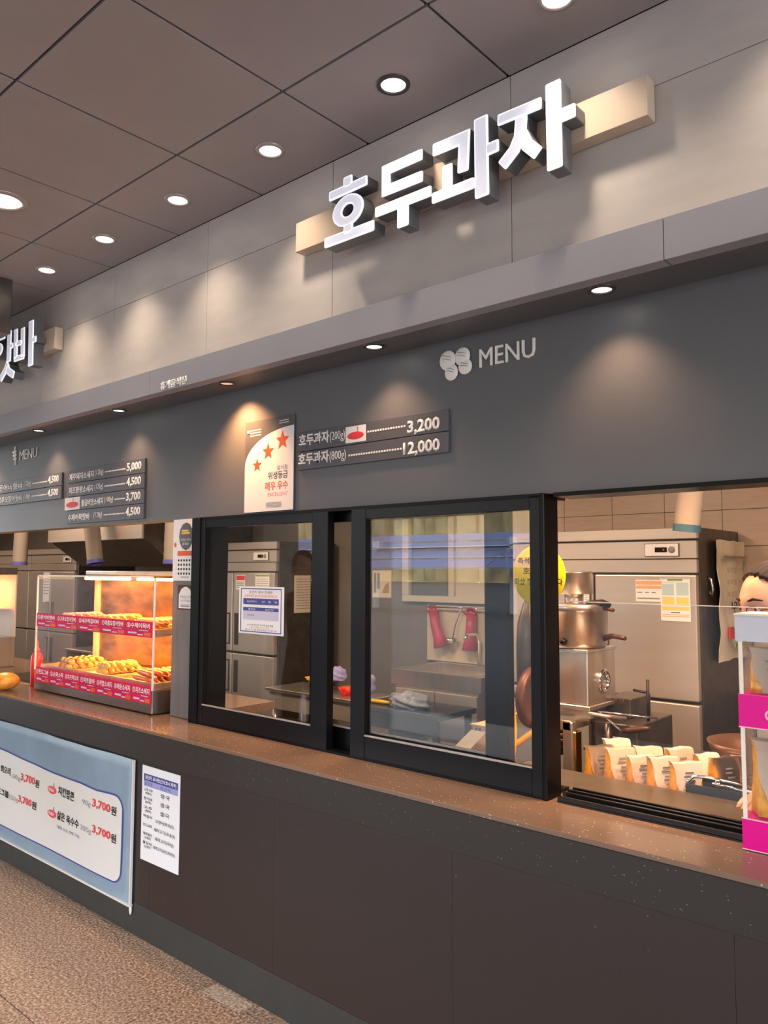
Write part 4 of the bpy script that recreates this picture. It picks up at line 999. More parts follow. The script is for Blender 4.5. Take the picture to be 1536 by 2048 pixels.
def glove(label, x, z1, lean):
    t = thing('hanging_glove', label, 'glove', (x, 2.18, z1), 'red rubber gloves on the rail')
    b = B().tube([(x, 2.185, z1), (x + lean * .3, 2.18, z1 - 0.09), (x + lean * .7, 2.18, z1 - 0.17), (x + lean, 2.18, z1 - 0.235)], [0.035, 0.036, 0.042, 0.058], 12)
    b.build('cuff', m_glove, t)
    h = B().ell((x, 2.185, z1 + 0.01), (.034, .014, .03), 12, 8)
    for k, (dx, L) in enumerate(((-.024, .035), (-.009, .05), (.006, .048), (.02, .038))): h.tube([(x + dx, 2.185, z1 + 0.02), (x + dx * 1.2, 2.172, z1 + 0.02 + L * .6), (x + dx * 1.3, 2.165, z1 + 0.01 + L * .6)], [0.0085, 0.008, 0.005], 8)
    h.tube([(x - .03, 2.185, z1), (x - .05, 2.175, z1 + .012), (x - .058, 2.17, z1 + .03)], [0.011, 0.009, 0.006], 8)
    h.build('hand', m_glove, t)
glove('red rubber glove hanging left of the ladle', -3.385, 1.30, 0.075); glove('red rubber glove hanging right of the ladle', -3.06, 1.29, -0.01)
ld = thing('ladle', 'steel ladle hanging between two red gloves', 'ladle', (-3.18, 2.18, 1.33))
B().tube([(-3.13, 2.185, 1.34), (-3.155, 2.175, 1.30), (-3.185, 2.17, 1.22), (-3.205, 2.165, 1.13)], 0.006, 8).build('handle', m_steel, ld)
B().lathe([(0.0001, -0.035), (0.02, -0.03), (0.036, -0.012), (0.041, 0.012), (0.038, 0.012), (0.033, -0.01), (0.0001, -0.03)], (-3.215, 2.165, 1.115), 18).build('bowl', m_steel, ld)
# carton, lid, jug, balance wheel and hose near the window
cb = thing('carton', 'open brown carton behind the dark window stile', 'box', (-1.87, 0.66, 0.78))
B().box(-1.935, -1.84, 0.58, 0.72, 0.78, 0.945, b=0.002).build('box', m_carton, cb); B().box(-1.935, -1.84, 0.555, 0.582, 0.943, 0.947).build('flap', m_carton, cb)
bars([(-1.925 + 0.018 * k, -1.914 + 0.018 * k, 0.86, 0.93) for k in range(2)], 0.5795, m_text_k, cb)
sr = thing('steel_shelf_rack', 'steel shelf rack holding the carton behind the window', 'rack', (-2.0, 0.6, 0))
B().box(-2.12, -1.835, 0.38, 0.78, 0.76, 0.78, b=0.002).build('shelf', m_steel, sr)
for x in (-2.10, -1.855):
    for y in (0.41, 0.75): B().cyl((x, y, 0), (x, y, 0.76), 0.014, n=10).build('leg', m_steeld, sr)
li = B().prism([(0.40, 0.78), (0.52, 0.78), (0.54, 0.925), (0.535, 0.928), (0.40, 0.87)], -1.915, -1.84, 'yz').build('steel_box_lid', m_steel, loc=(-1.85, 0.46, 0.78)); tag(li, 'pale sloping steel cover in front of the brown carton', 'lid')
jg = thing('grey_jug', 'grey rounded jug standing under the yellow disc', 'jug', (-1.905, 1.0, 0.972))
B().lathe([(0.0001, 0), (0.055, 0), (0.062, 0.02), (0.062, 0.28), (0.055, 0.38), (0.03, 0.46), (0.022, 0.475), (0.022, 0.52), (0.026, 0.525), (0.026, 0.54), (0.0001, 0.545)], (-1.908, 1.0, 0.972), 22).build('body', m_steeld, jg)
B().tube([(-1.86, 1.0, 1.39), (-1.83, 1.0, 1.37), (-1.828, 1.0, 1.30), (-1.85, 1.0, 1.27)], 0.009, 8).build('handle', m_steeld, jg)
# yellow round sign on a stand
DCX, DCY = -1.475, 0.34
dsn = thing('yellow_disc_sign', 'round yellow caution sign behind the window post reading 화상 주의', 'sign', (DCX, DCY, 0.887))
B().lathe([(0.0001, -0.004), (0.108, -0.004), (0.11, -0.002), (0.11, 0.002), (0.0001, 0.003)], (DCX, DCY, 1.572), 40, 'y').build('disc', m_yellow, dsn)
tx('즉석으로 구운', DCX - .085, DCX + .085, 1.612, 1.636, DCY - .005, m_text_k, dsn, .02); tx('호두과자', DCX - .062, DCX + .062, 1.574, 1.600, DCY - .005, m_text_k, dsn, .02); tx('화상 주의 바랍니다', DCX - .1, DCX + .1, 1.535, 1.560, DCY - .005, m_text_k, dsn, .02)
B().box(DCX - .002, DCX + .002, DCY + .003, DCY + .012, 0.887, 1.52).build('stand_rod', m_steel, dsn); B().box(DCX - .06, DCX + .06, 0.30, 0.358, 0.8865, 0.893, b=0.002).build('stand_foot', m_steel, dsn)
# inner steel counter behind the open window
ic = thing('steel_counter', 'low dull steel counter inside the open window', 'counter', (-0.6, 0.24, 0))
B().box(-1.62, 1.35, 0.12, 0.36, 0.872, 0.886, b=0.003).build('top', m_ictop, ic)
B().box(-1.60, 1.35, 0.14, 0.35, 0.0, 0.872).build('body', m_steelb, ic)
scn = thing('acrylic_screen', 'clear acrylic screen standing along the open window', 'screen', (-0.4, 0.13, 0.886))
B().box(-1.232, 0.6, 0.128, 0.132, 0.887, 1.486).build('sheet', m_glassc, scn)
B().box(-1.232, 0.6, 0.1278, 0.1322, 1.486, 1.4885).build('polished_edge', m_gedge, scn)
# work surface behind it with the bags of cookies
wk = thing('bag_shelf', 'steel shelf carrying the rows of cookie bags', 'table', (-0.8, 0.6, 0))
B().box(-1.42, 0.2, 0.37, 0.80, 0.79, 0.81, b=0.003).build('top', m_steel, wk)
for x in (-1.40, 0.17):
    for y in (0.4, 0.77): B().cyl((x, y, 0), (x, y, 0.79), 0.016, n=10).build('leg', m_steel, wk)
def make_bag(label, group):
    """a gabled paper pouch: amber triangular ends, a white printed label folded over the ridge"""
    t = thing('cookie_bag', label, 'bag', (0, 0, 0), group)
    w, d, h = 0.049, 0.031, 0.140
    hy = lambda u: d * (1 - u) ** 0.9 + 0.006 + 0.004 * math.sin(u * PI)
    hx = lambda u: w * (1 - 0.06 * u)
    m = bmesh.new(); rings_ = []
    for i in range(9):
        u = i / 8; rr = []
        for k in range(24):
            a = 2 * PI * k / 24; p_ = lambda v: math.copysign(abs(v) ** 0.28, v)
            rr.append(m.verts.new((hx(u) * p_(math.cos(a)) + 0.002 * math.sin(k * 2.1 + i), hy(u) * p_(math.sin(a)) + 0.0015 * math.sin(k * 1.7 + i * 2), h * u)))
        rings_.append(rr)
    for i in range(8):
        for k in range(24): m.faces.new((rings_[i][k], rings_[i][(k + 1) % 24], rings_[i + 1][(k + 1) % 24], rings_[i + 1][k])).smooth = True
    m.faces.new(rings_[0][::-1]); m.faces.new(rings_[-1])
    q = B(); q.add(m); q.build('pouch', m_bagy, t)
    b = bmesh.new(); rows = []
    for i in range(8):
        u = 0.03 + 0.97 * i / 7; rows.append((-hy(u) - 0.0035, h * u, 0.45 * w + 0.60 * w * u ** 0.7))
    rows += [(-0.004, h + 0.005, w * 1.06), (0.008, h + 0.004, w * 1.06)] + [(hy(u) + 0.0035, h * u, w * (0.6 + 0.45 * u)) for u in (0.97, 0.8, 0.62)]
    g = [[b.verts.new((x + 0.004 * math.sin(i * 1.3), y, z + 0.002 * math.sin(x * 90))) for x in (-hw, -hw * .33, hw * .33, hw)] for i, (y, z, hw) in enumerate(rows)]
    for i in range(len(g) - 1):
        for k in range(3): b.faces.new((g[i][k], g[i][k + 1], g[i + 1][k + 1], g[i + 1][k]))
    bmesh.ops.solidify(b, geom=b.faces[:], thickness=0.001)
    q = B(); q.add(b); lb = q.build('paper_label', m_bagw, t, label='white printed paper label folded over the bag top')
    p = B(); n_ = 0
    for u, w0, w1 in ((.80, -.012, .016), (.72, -.018, .010), (.62, -.010, .018), (.54, -.014, .012), (.45, -.008, .014)):
        y = -hy(u) - 0.0062; p.box(w0, w1, y - 0.0005, y + 0.001, h * u - 0.002, h * u + 0.0035)
    y = -hy(0.22) - 0.0058; p.box(-0.010, 0.012, y - 0.0006, y + 0.001, h * 0.16, h * 0.26)
    p.build('print', m_text_g, lb)
    return t
spots = [(-1.325, 0.500, 52, 'cookie bag at the left end of the front row'), (-1.243, 0.488, 54, 'second cookie bag from the left in the front row'), (-1.161, 0.476, 52, 'third cookie bag from the left in the front row'),
         (-1.079, 0.464, 55, 'fourth cookie bag from the left in the front row'), (-0.998, 0.455, 50, 'front cookie bag with a broad white top beside the tray'), (-1.200, 0.63, 40, 'leaning cookie bag behind the front row'),
         (-1.085, 0.625, 62, 'cookie bag with a flat white lid in the back row'), (-1.335, 0.66, 50, 'cookie bag in the back row by the machine'), (-0.995, 0.640, 66, 'small cookie bag with a peaked white top'), (-0.915, 0.575, 64, 'amber cookie bag turned sideways behind the front bag'),
         (-0.885, 0.715, 50, 'cookie bag behind the tongs'), (-0.790, 0.655, 55, 'cookie bag next to the display box edge')]
bag = make_bag(spots[0][3], 'cookie bags on the inner shelf')
for i, (x, y, a, lb) in enumerate(spots):
    o = bag if i == 0 else dup(bag, label=lb)
    o.location = (x, y, 0.81); o.rotation_euler.z = math.radians(a); s = 1.02 + 0.05 * math.sin(i * 2.3); o.scale = (s, s, s * 1.0)
# dark tray with tongs
ty = thing('dark_tray', 'black tray under chrome tongs by the cookie bags', 'tray', (-0.86, 0.43, 0.81))
b = B().box(-0.972, -0.70, 0.385, 0.52, 0.812, 0.818)
for xa, xb, ya, yb in ((-0.972, -0.70, 0.385, 0.391), (-0.972, -0.70, 0.514, 0.52), (-0.972, -0.966, 0.391, 0.514), (-0.706, -0.70, 0.391, 0.514)): b.box(xa, xb, ya, yb, 0.812, 0.905)
b.build('tray', m_black, ty)
tn = thing('tongs', 'chrome tongs with a steel ring lying across the black tray', 'tongs', (-0.87, 0.42, 0.91))
B().tube([(-0.985, 0.41, 0.875), (-0.975, 0.41, 0.905), (-0.955, 0.41, 0.925), (-0.92, 0.415, 0.928), (-0.70, 0.43, 0.912)], 0.0055, 8).build('arm', m_chrome, tn)
B().tube([(-0.89, 0.395, 0.917), (-0.70, 0.40, 0.905)], 0.005, 8).build('arm', m_chrome, tn)
B().lathe([(0.011, -0.008), (0.014, -0.004), (0.014, 0.004), (0.011, 0.008)], (-0.875, 0.405, 0.918), 14, 'x').build('ring', m_chrome, tn)
bw = thing('steel_bowl', 'wide brown tinted steel bowl behind the cookie bags', 'bowl', (-0.93, 0.98, 0.81))
B().lathe([(0.0001, 0), (0.08, 0), (0.15, 0.06), (0.17, 0.10), (0.174, 0.10), (0.155, 0.055), (0.08, -0.002)], (-0.94, 1.02, 0.838), 28).build('bowl', m_bowl, bw)
bt_ = thing('side_table', 'dark side table under the wide steel bowl', 'table', (-0.88, 1.0, 0))
B().box(-1.24, -0.76, 0.84, 1.2, 0.815, 0.838).build('top', m_steeld, bt_)
for x in (-1.2, -0.8): B().box(x - 0.02, x + 0.02, 0.98, 1.02, 0, 0.815).build('leg', m_steeld, bt_)
# cookie machine
mc = thing('cookie_machine', 'stainless batter machine with pot hopper on a steel frame', 'machine', (-1.68, 1.0, 0))
PX, PY = -1.69, 1.02
B().lathe([(0.075, 1.485), (0.082, 1.487), (0.082, 1.580), (0.085, 1.585), (0.085, 1.578), (0.078, 1.578), (0.0001, 1.57)], (PX, PY, 0), 28).build('feed_cup', m_steel, mc)
B().lathe([(0.042, 1.435), (0.042, 1.487)], (PX, PY, 0), 20).build('neck', m_steel, mc)
hp = B().lathe([(0.0001, 1.255), (0.135, 1.255), (0.142, 1.27), (0.145, 1.41), (0.150, 1.412), (0.150, 1.440), (0.146, 1.444), (0.0001, 1.446)], (PX, PY, 0), 32).build('hopper', m_steel, mc)
B().tube([(PX + .10, PY - .08, 1.447), (PX + .15, PY - .03, 1.452), (PX + .17, PY, 1.44)], [.012, .014, .012], 8).build('lid_clamp', m_black, hp)
B().cyl((PX + .15, PY - .01, 1.425), (PX + .20, PY - .03, 1.42), 0.008, n=8).build('latch', m_wood, hp)
B().lathe([(0.0001, -0.02), (0.012, -0.016), (0.016, 0), (0.012, 0.012), (0.0001, 0.014)], (PX + .03, PY - .155, 1.285), 14, 'y').build('drain_knob', m_blackg, hp)
B().cyl((PX + .07, PY + .02, 1.45), (PX + .07, PY + .02, 1.56), 0.005, n=8).build('float_rod', m_steeld, hp)
B().tube([(PX + .135, PY, 1.295), (PX + .19, PY - .02, 1.31), (PX + .26, PY - .05, 1.305)], [.014, .011, .009], 8).build('lever', m_wood, mc)
bx = B().box(-1.82, -1.570, 0.90, 1.17, 1.017, 1.245, b=0.004).build('pump_housing', m_steel, mc)
B().box(-1.825, -1.566, 0.895, 1.175, 1.238, 1.252, b=0.002).build('housing_lid', m_steel, bx)
B().box(-1.835, -1.555, 0.885, 1.185, 1.000, 1.017, b=0.002).build('housing_base', m_steel, bx)
B().lathe([(0.046, 0.0), (0.052, 0.006), (0.052, 0.014), (0.046, 0.018), (0.038, 0.014), (0.036, 0.002)], (-1.571, 1.04, 1.11), 26, 'x', cap=False).build('port_ring', m_chrome, bx)
fr = B()
for x in (-2.0, -1.615):
    for y in (0.82, 1.30): fr.box(x - 0.022, x + 0.022, y - 0.02, y + 0.02, 0, 0.96, b=0.003)
fr.box(-2.02, -1.60, 0.80, 0.835, 0.925, 0.965, b=0.002).box(-2.02, -1.60, 1.28, 1.32, 0.925, 0.965, b=0.002).box(-1.64, -1.60, 0.83, 1.29, 0.925, 0.965, b=0.002).box(-2.02, -1.98, 0.83, 1.29, 0.925, 0.965, b=0.002)
fr.box(-1.9, -1.56, 0.90, 0.93, 0.965, 1.0).box(-1.9, -1.56, 1.14, 1.17, 0.965, 1.0)
fr.build('frame', m_steel, mc)
B().box(-2.02, -1.84, 0.835, 1.28, 0.965, 0.972).build('side_shelf', m_steel, mc)
B().box(-1.62, -1.585, 0.815, 0.87, 0.45, 0.92, b=0.004).build('side_plate', m_brass, mc, label='brassy polished side plate')
B().box(-1.598, -1.39, 0.98, 1.36, 0.45, 0.945, b=0.004).build('oven_body', m_steeld, mc)
B().box(-1.595, -1.48, 1.12, 1.34, 0.945, 1.03, b=0.004).build('gear_box', m_steeld, mc)
for k in range(3): B().cyl((-1.57 + .03 * k, 1.11, 1.02), (-1.57 + .03 * k, 1.10, 1.02), 0.007, n=8).build('bolt', m_copper, mc)
B().tube([(-1.55, 0.86, 0.995), (-1.48, 0.9, 0.985), (-1.44, 0.98, 0.97)], 0.009, 8).build('guide_rod', m_steel, mc)
B().cyl((-1.54, 0.93, 0.995), (-1.31, 1.0, 0.985), 0.004, n=8).build('guide_rod', m_chrome, mc)
lv = B().cyl((-1.535, 0.93, 0.995), (-1.435, 0.93, 0.925), 0.005, n=8).build('tilt_lever', m_chrome, mc)
B().tube([(-1.445, 0.95, 0.925), (-1.42, 0.96, 0.928), (-1.36, 0.98, 0.94), (-1.335, 0.985, 0.944)], [.009, .013, .013, .008], 10).build('grip', m_wood, lv, label='dark brown wooden grip')
B().tube([(-1.50, 0.94, 0.95), (-1.50, 0.93, 0.86), (-1.49, 0.93, 0.83), (-1.47, 0.93, 0.845), (-1.465, 0.94, 0.9)], 0.016, 8).build('crank_hook', m_steeld, mc)
B().tube([(-1.47, 1.13, 1.07), (-1.41, 1.13, 1.065)], 0.006, 8).build('post_arm', m_black, mc); B().cyl((-1.405, 1.13, 0.946), (-1.405, 1.13, 1.12), 0.007, n=8).build('post', m_black, mc)
for k in range(5): B().lathe([(0.020, 0), (0.026, 0.006), (0.026, 0.014), (0.020, 0.02)], (-1.70, 0.9, 0.80 + 0.024 * k), 14, cap=False).build('coil', m_copper, mc)
wh = B().lathe([(0.0001, -0.012), (0.035, -0.02), (0.05, -0.008), (0.095, -0.008), (0.105, -0.018), (0.125, -0.018), (0.128, 0.0), (0.125, 0.018), (0.105, 0.018), (0.095, 0.008), (0.0001, 0.012)], (-1.72, 0.72, 1.06), 36, 'x').build('flywheel', m_copper, mc)
B().cyl((-1.72, 0.72, 1.06), (-1.88, 0.72, 1.06), 0.012, n=10).build('axle', m_steeld, mc)
hz = thing('gas_hose', 'looped yellow gas hose with brass fitting behind the window', 'hose', (-1.76, 0.62, 0.75))
B().tube([(-1.80, 0.66, 0.76), (-1.805, 0.64, 0.90), (-1.785, 0.62, 1.0), (-1.755, 0.60, 1.01), (-1.735, 0.58, 0.95), (-1.735, 0.57, 0.86), (-1.745, 0.57, 0.815)], 0.013, 10).build('hose', m_hose, hz)
B().tube([(-1.80, 0.60, 0.83), (-1.76, 0.62, 0.87), (-1.70, 0.64, 0.92), (-1.66, 0.66, 0.95)], 0.013, 10).build('hose', m_hose, hz)
B().lathe([(0.016, 0), (0.02, 0.004), (0.02, 0.02), (0.014, 0.024), (0.014, 0.05), (0.018, 0.052), (0.018, 0.066), (0.01, 0.07)], (-1.745, 0.57, 0.75), 6).build('fitting', m_brass, hz)
B().box(-1.825, -1.64, 0.50, 0.70, 0.73, 0.75, b=0.002).build('valve_block', m_steeld, hz)

# ================================================================== DISPLAY BOX OF COOKIES ON THE WORKTOP
DX0, DX1, DYF, DYB = -0.660, -0.28, -0.072, 0.06
dbx = thing('cookie_display_box', 'tall magenta banded clear display box of cookie bags', 'display box', (-0.47, 0, 0.887))
B().box(DX0, DX1, DYF, DYB, 0.889, 0.967, b=0.001).build('base_band', m_mag, dbx); B().box(DX0 - 0.0005, DX1, DYF - 0.001, DYF + 0.002, 0.964, 0.967).build('band_edge', m_mag_e, dbx); B().box(DX0 - 0.0005, DX1, DYF - 0.001, DYF + 0.002, 0.889, 0.8915).build('band_edge', m_mag_e, dbx)
B().box(DX0 + 0.01, DX1 - 0.01, DYF + 0.01, DYB - 0.01, 0.887, 0.889).build('foot', m_black, dbx)
md = B().box(DX0, DX1, DYF - 0.001, DYB, 1.193, 1.275, b=0.001).build('middle_band', m_mag, dbx); B().box(DX0, DX1, DYF - 0.002, DYF + 0.001, 1.191, 1.194).build('band_edge', m_mag_e, dbx)
ring_b = B(); ring(ring_b, (-0.583, 1.228), (.014, .014), (.009, .009), DYF - 0.0022, DYF - 0.001, 20); ring_b.build('round_mark', m_mag_e, md)
B().box(DX0 - 0.003, DX1, DYF - 0.002, DYB, 1.408, 1.474, b=0.001).build('header_band', m_lilac, dbx); B().box(DX0 - 0.004, DX1, DYF - 0.003, DYB, 1.474, 1.479).build('header_edge', m_bagw, dbx)
for z0, z1 in ((0.967, 1.193), (1.275, 1.408)):
    B().box(DX0 + 0.003, DX1, DYF, DYF + 0.002, z0, z1).build('front_film', m_glassc, dbx)
    B().box(DX0 + 0.001, DX0 + 0.004, DYF + 0.002, DYB, z0, z1).build('side_film', m_glassc, dbx)
    B().box(DX0 + 0.004, DX0 + 0.014, DYF - 0.001, DYF + 0.001, z0, z1).build('front_edge', m_gedge, dbx)
    B().box(DX0, DX0 + 0.004, DYB - 0.006, DYB, z0, z1).build('rear_edge', m_gedge2, dbx)
B().box(DX0 + 0.005, DX1, DYB - 0.004, DYB, 0.967, 1.193).build('backing_card', m_sack, dbx)
B().box(DX0 + 0.005, DX1, DYB - 0.004, DYB, 1.275, 1.372).build('backing_card', m_lilac, dbx)
o = dup(bag, (-0.590, 0.0, 0.972), math.radians(28), 'large amber cookie bag in the lower window of the display box', 'cookie bags in the display box', scale=(1.2, 1.1, 1.3))
o = dup(bag, (-0.588, 0.0, 1.276), math.radians(12), 'large white flapped cookie bag in the upper window of the display box', 'cookie bags in the display box', scale=(1.2, 1.0, 0.8))

# ================================================================== PERSON BEHIND THE DISPLAY BOX
def skin_mesh(joints, bones, name, mat, parent, levels=2):
    me = bpy.data.meshes.new(name); me.from_pydata([j[0] for j in joints], bones, [])
    o = bpy.data.objects.new(name, me); COL.objects.link(o)
    m = o.modifiers.new('skin', 'SKIN'); m.use_smooth_shade = True
    for i, j in enumerate(joints):
        v = me.skin_vertices[0].data[i]; r = j[1]
        v.radius = (r, r) if not isinstance(r, tuple) else r
        v.use_root = (i == 0)
    s = o.modifiers.new('sub', 'SUBSURF'); s.levels = levels; s.render_levels = levels
    bpy.context.view_layer.update()
    ev = o.evaluated_get(bpy.context.evaluated_depsgraph_get()); out = bpy.data.meshes.new_from_object(ev)
    bpy.data.objects.remove(o)
    for p in out.polygons: p.use_smooth = True
    out.materials.clear(); out.materials.append(mat)
    return link(name, out, parent) if parent is not None else out
def hand(b, wrist, d, up, s=1.0, curl=0.5):
    """palm and five fingers grown into builder b; d: pointing direction, up: back of the hand"""
    d = Vector(d).normalized(); up = Vector(up); up = (up - d * up.dot(d)).normalized(); sd = d.cross(up).normalized(); w = Vector(wrist)
    R = Matrix((sd, d, up)).transposed()
    b.ell(w + d * 0.045 * s, (.040 * s, .052 * s, .016 * s), 14, 10, rot=R)
    for k, (o_, L) in enumerate(((-.030, .062), (-.010, .074), (.010, .070), (.029, .054))):
        p = w + d * 0.085 * s + sd * o_ * s; pts = [p - d * 0.02 * s]; a = 0.0; q = p
        for seg in range(3):
            a += curl * 0.7; q = q + (d * math.cos(a) - up * math.sin(a)) * L * s / 3; pts.append(q)
        b.tube([pts[0], p] + pts[1:], [.0095 * s, .0095 * s, .009 * s, .0082 * s, .006 * s], 8)
    p = w + d * 0.03 * s - sd * 0.034 * s
    b.tube([p, p - sd * 0.022 * s + d * 0.018 * s, p - sd * 0.034 * s + d * 0.042 * s - up * 0.01 * s, p - sd * 0.036 * s + d * 0.06 * s - up * 0.014 * s], [.013 * s, .012 * s, .0105 * s, .007 * s], 8)
def person(label, foot, face_dir, tilt, J, mats, mask=False, glasses=False, cap_hair='short', s=1.0, hands=None):
    """J: joint positions in metres relative to foot; one continuous skinned body, head, hair, clothes as children"""
    t = thing('person', label, 'person', foot)
    F = Vector(foot); P = {k: F + Vector(v) for k, v in J.items()}
    js = [(P['pelvis'], (.145, .105)), (P['waist'], (.13, .095)), (P['chest'], (.155, .105)), (P['upper'], (.12, .08)), (P['neck'], .052), (P['headbase'], .05)]
    bn = [(0, 1), (1, 2), (2, 3), (3, 4), (4, 5)]
    for sd in 'lr':
        i = len(js)
        js += [(P['sh' + sd], .058), (P['el' + sd], .042), (P['wr' + sd], .029)]; bn += [(3, i), (i, i + 1), (i + 1, i + 2)]
        i = len(js)
        js += [(P['hip' + sd], .09), (P['kn' + sd], .058), (P['an' + sd], .04), (P['toe' + sd], .035)]; bn += [(0, i), (i, i + 1), (i + 1, i + 2), (i + 2, i + 3)]
    body = skin_mesh(js, bn, 'clothed_body', mats['cloth'], t)
    # head
    f = Vector(face_dir).normalized(); z = Vector((0, 0, 1)); sdv = f.cross(z).normalized()
    f2 = (f * math.cos(tilt) - z * math.sin(tilt)).normalized(); u2 = sdv.cross(f2).normalized()
    R = Matrix((sdv, f2, u2)).transposed(); C = P['head']
    def headf(p, q):
        # jaw taper, brow, eye sockets, nose, lips, chin
        w = 1.0 - 0.30 * max(0, -q.z - 0.05) ** 1.3
        p = Vector((p.x * w, p.y * (1.0 - 0.10 * max(0, -q.z)), p.z))
        if q.y > 0:
            nz_ = math.exp(-(q.x / .16) ** 2) * math.exp(-((q.z + .22) / .20) ** 2); p.y += .022 * s * nz_
            p.y += .007 * s * math.exp(-(q.x / .12) ** 2) * math.exp(-((q.z + .0) / .2) ** 2)
            for e in (-.40, .40): p.y -= .010 * s * math.exp(-((q.x - e) / .2) ** 2) * math.exp(-((q.z - .0) / .12) ** 2)
            p.y += .006 * s * math.exp(-(q.x / .5) ** 2) * math.exp(-((q.z - .22) / .12) ** 2)
            p.y += .007 * s * math.exp(-(q.x / .3) ** 2) * (math.exp(-((q.z + .52) / .07) ** 2) + math.exp(-((q.z + .62) / .06) ** 2))
            p.y += .010 * s * math.exp(-(q.x / .3) ** 2) * math.exp(-((q.z + .88) / .14) ** 2)
        return p
    hb = B().ell(C, (.076 * s, .096 * s, .118 * s), 40, 30, rot=R, fn=headf)
    for e in (-1, 1): hb.ell(C + R @ Vector((e * .077 * s, -.006 * s, -.012 * s)), (.010 * s, .019 * s, .032 * s), 10, 8, rot=R)
    hb.tube([P['neck'] - Vector((0, 0, .03)), P['headbase'], C - R @ Vector((0, .015, .06))], [.056 * s, .052 * s, .055 * s], 14)
    hb.build('head', m_skin, t)
    e_ = B(); ir = B()
    for e in (-1, 1):
        e_.ell(C + R @ Vector((e * .031 * s, .0795 * s, .002 * s)), (.0125 * s, .008 * s, .0075 * s), 12, 8, rot=R)
        ir.ell(C + R @ Vector((e * .031 * s, .0865 * s, .001 * s)), (.005 * s, .002 * s, .005 * s), 10, 6, rot=R)
    eo = e_.build('eyes', m_eye, t); ir.build('irises', m_iris, eo)
    br = B()
    for e in (-1, 1): br.tube([C + R @ Vector((e * .014 * s, .094 * s, .026 * s)), C + R @ Vector((e * .032 * s, .091 * s, .033 * s)), C + R @ Vector((e * .052 * s, .074 * s, .027 * s))], [.003, .0045, .002], 6)
    br.build('eyebrows', m_hair, t)
    B().tube([C + R @ Vector((-.022 * s, .088 * s, -.063 * s)), C + R @ Vector((0, .098 * s, -.062 * s)), C + R @ Vector((.022 * s, .088 * s, -.063 * s))], [.002, .005, .002], 8).build('lips', m_food4, t)
    def hairf(p, q):
        p = p * (1 + 0.02 * math.sin(q.x * 30 + q.z * 17))
        if q.y > 0.1:
            lim = .094 * s - .055 * s * abs(q.x) ** 2
            if p.z < lim: p = p * 0.80
        if p.z < -.07 * s: p.z = -.07 * s
        return p
    B().ell(C + R @ Vector((0, -.006 * s, .008 * s)), (.086 * s, .102 * s, .122 * s), 72, 56, rot=R, fn=hairf).build('hair', m_hair, t)
    if glasses:
        g = B()
        for e in (-1, 1):
            pts = [C + R @ Vector((e * .033 * s + .025 * s * math.cos(a), .100 * s - .012 * abs(math.cos(a)) * (1 if e * math.cos(a) > 0 else 0), -.004 * s + .018 * s * math.sin(a))) for a in [2 * PI * k / 16 for k in range(17)]]
            g.tube(pts, .0016, 6)
            g.tube([C + R @ Vector((e * .057 * s, .090 * s, .002 * s)), C + R @ Vector((e * .080 * s, .04 * s, .003 * s)), C + R @ Vector((e * .083 * s, -.01 * s, .0 * s))], .0016, 6)
        g.tube([C + R @ Vector((-.009 * s, .100 * s, 0)), C + R @ Vector((.009 * s, .100 * s, 0))], .0016, 6)
        g.build('eyeglasses', m_gasket, t)
    if mask:
        def mf(p, q):
            p = headf(p, q); p.y += .006 if q.y > 0 else 0
            if q.z > -.14: p.z = -.14 * .118 * s - 0.0; 
            if q.y < -0.2: p.y = -.02 * s
            return p
        B().ell(C, (.080 * s, .104 * s, .120 * s), 32, 24, rot=R, fn=mf).build('face_mask', m_mask, t)
    if 'apron' in mats:
        ch, wa, pe = P['chest'], P['waist'], P['pelvis']; fd = f
        t2 = bmesh.new(); rows = []
        for (c, hw, o_) in ((ch + z * .09, .09, .105), (ch, .13, .125), (wa, .14, .115), (pe, .155, .13), (pe - z * .3, .16, .14)):
            rows.append([t2.verts.new(c + sdv * (hw * k) + fd * (o_ * (1 - .45 * k * k))) for k in (-1, -.5, 0, .5, 1)])
        for i in range(4):
            for k in range(4): t2.faces.new((rows[i][k], rows[i][k + 1], rows[i + 1][k + 1], rows[i + 1][k])).smooth = True
        bmesh.ops.solidify(t2, geom=t2.faces[:], thickness=0.004)
        b = B(); b.add(t2); b.build('apron', mats['apron'], t)
    for sd in 'lr':
        h = B(); d, up, cu = hands[sd] if hands else ((0, 0, -1), (1 if sd == 'r' else -1, 0, 0), 0.35)
        hand(h, P['wr' + sd], d, up, 0.95 * s, cu); h.build('hand', m_skin, t)
    return t
# shop worker leaning over the inner counter, right hand on its edge; face turned to the photo's left and down
person('shop worker in glasses and beige mask leaning behind the display box', (-0.52, 0.98, 0.0), (-0.55, -0.83, 0), 0.15,
       {'pelvis': (0.0, 0.0, 0.90), 'waist': (-.01, -.10, 1.06), 'chest': (-.03, -.28, 1.20), 'upper': (-.05, -.40, 1.29), 'neck': (-.075, -.49, 1.34), 'headbase': (-.10, -.55, 1.385), 'head': (-.163, -.640, 1.487),
        'shr': (-.20, -.33, 1.26), 'elr': (-.30, -.40, 1.03), 'wrr': (-.215, -.56, 0.905), 'shl': (.12, -.36, 1.26), 'ell': (.25, -.45, 1.02), 'wrl': (.20, -.60, 0.905),
        'hipr': (-.09, .02, .84), 'knr': (-.10, -.02, .46), 'anr': (-.10, .03, .07), 'toer': (-.11, -.13, .035), 'hipl': (.09, .02, .84), 'knl': (.10, -.02, .46), 'anl': (.10, .03, .07), 'toel': (.11, -.13, .035)},
       {'cloth': m_shirt, 'apron': m_apron}, mask=True, glasses=True, hands={'r': ((-.2, -1, -.05), (0, 0, 1), 0.25), 'l': ((.1, -1, -.05), (0, 0, 1), 0.25)})
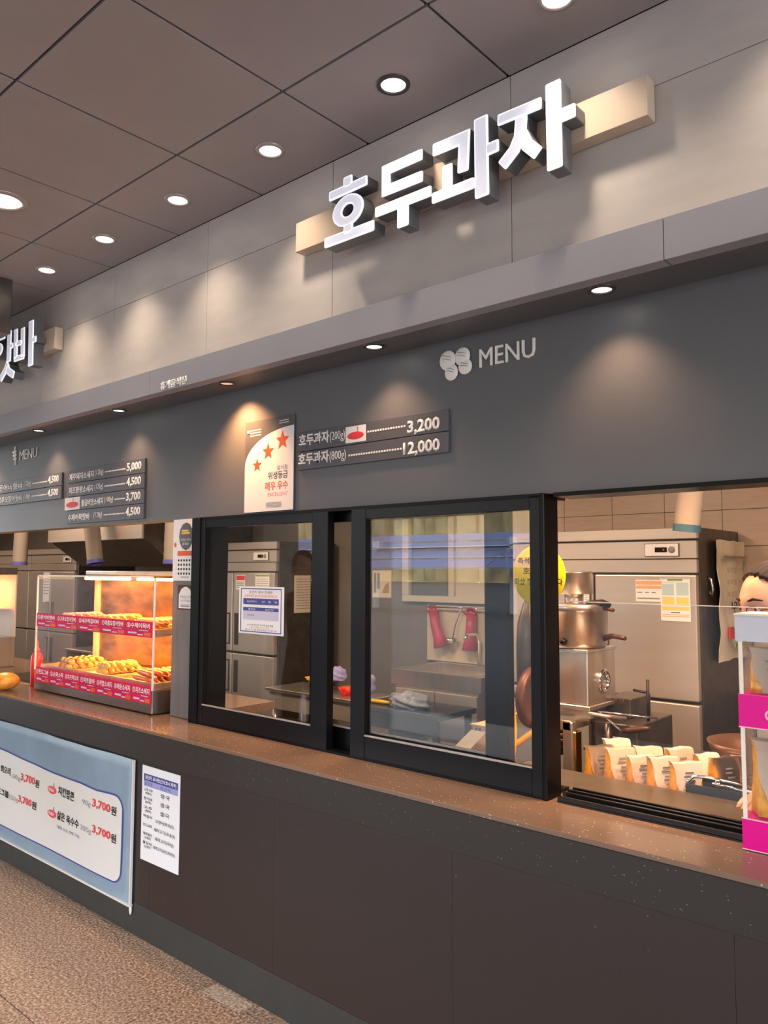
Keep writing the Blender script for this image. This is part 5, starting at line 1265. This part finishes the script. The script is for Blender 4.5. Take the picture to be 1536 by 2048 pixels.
# customer in black standing left of the photographer, mirrored in the window glass
person('customer in a black jacket mirrored in the window glass', (-4.05, -1.60, 0.0), (0.45, 0.9, 0), 0.05,
       {'pelvis': (0, 0, .93), 'waist': (0, .01, 1.07), 'chest': (0, .0, 1.26), 'upper': (0, -.01, 1.38), 'neck': (0, 0, 1.46), 'headbase': (0, .01, 1.51), 'head': (0.01, .03, 1.60),
        'shr': (.17, -.07, 1.37), 'elr': (.23, -.08, 1.10), 'wrr': (.24, .02, .88), 'shl': (-.17, .07, 1.37), 'ell': (-.22, .10, 1.10), 'wrl': (-.18, .18, .88),
        'hipr': (.08, -.04, .88), 'knr': (.09, -.03, .48), 'anr': (.09, -.05, .07), 'toer': (.14, .09, .035), 'hipl': (-.08, .04, .88), 'knl': (-.09, .05, .48), 'anl': (-.09, .02, .07), 'toel': (-.05, .17, .035)},
       {'cloth': m_jacket})

# ================================================================== BEYOND THE HALL (mirrored in the panes)
cn = thing('solar_canopy', 'parking canopy roofed with blue solar panels mirrored in the windows', 'canopy', (-30, -24, 0))
for j in range(3):
    B().box(-46 + j * 0.02, -14, -21.6 - j * 0.9 - 0.8, -21.6 - j * 0.9, 1.66 + j * 0.45, 1.70 + j * 0.45).build('rail', m_canw, cn)
for i in range(16):
    for j in range(4):
        x0 = -46 + 2.0 * i; y0 = -21.5 - 0.92 * j; z0 = 1.72 + 0.38 * j
        t = bmesh.new(); vs = [t.verts.new(p) for p in ((x0 + .04, y0, z0), (x0 + 1.96, y0, z0), (x0 + 1.96, y0 - .86, z0 + .33), (x0 + .04, y0 - .86, z0 + .33))]
        t.faces.new(vs); bmesh.ops.solidify(t, geom=t.faces[:], thickness=0.05); b = B(); b.add(t); b.build('solar_panel', m_solar, cn)
for i in range(5): B().box(-44.1 + 7 * i, -43.9 + 7 * i, -23.6, -23.4, -0.02, 2.9).build('post', m_canw, cn)
B().box(-30, -9.3, -4.7, -4.4, 0, CZ + 0.01).build('wall_hall_side', m_hallc, kind='structure')
for k, (x, y) in enumerate(((-8.4, -4.4), (1.6, -4.4))):
    o = B().box(x - 0.9, x + 0.9, y - 0.3, y + 0.3, 0, CZ, b=0.01).build('column', m_hallc, kind='structure')
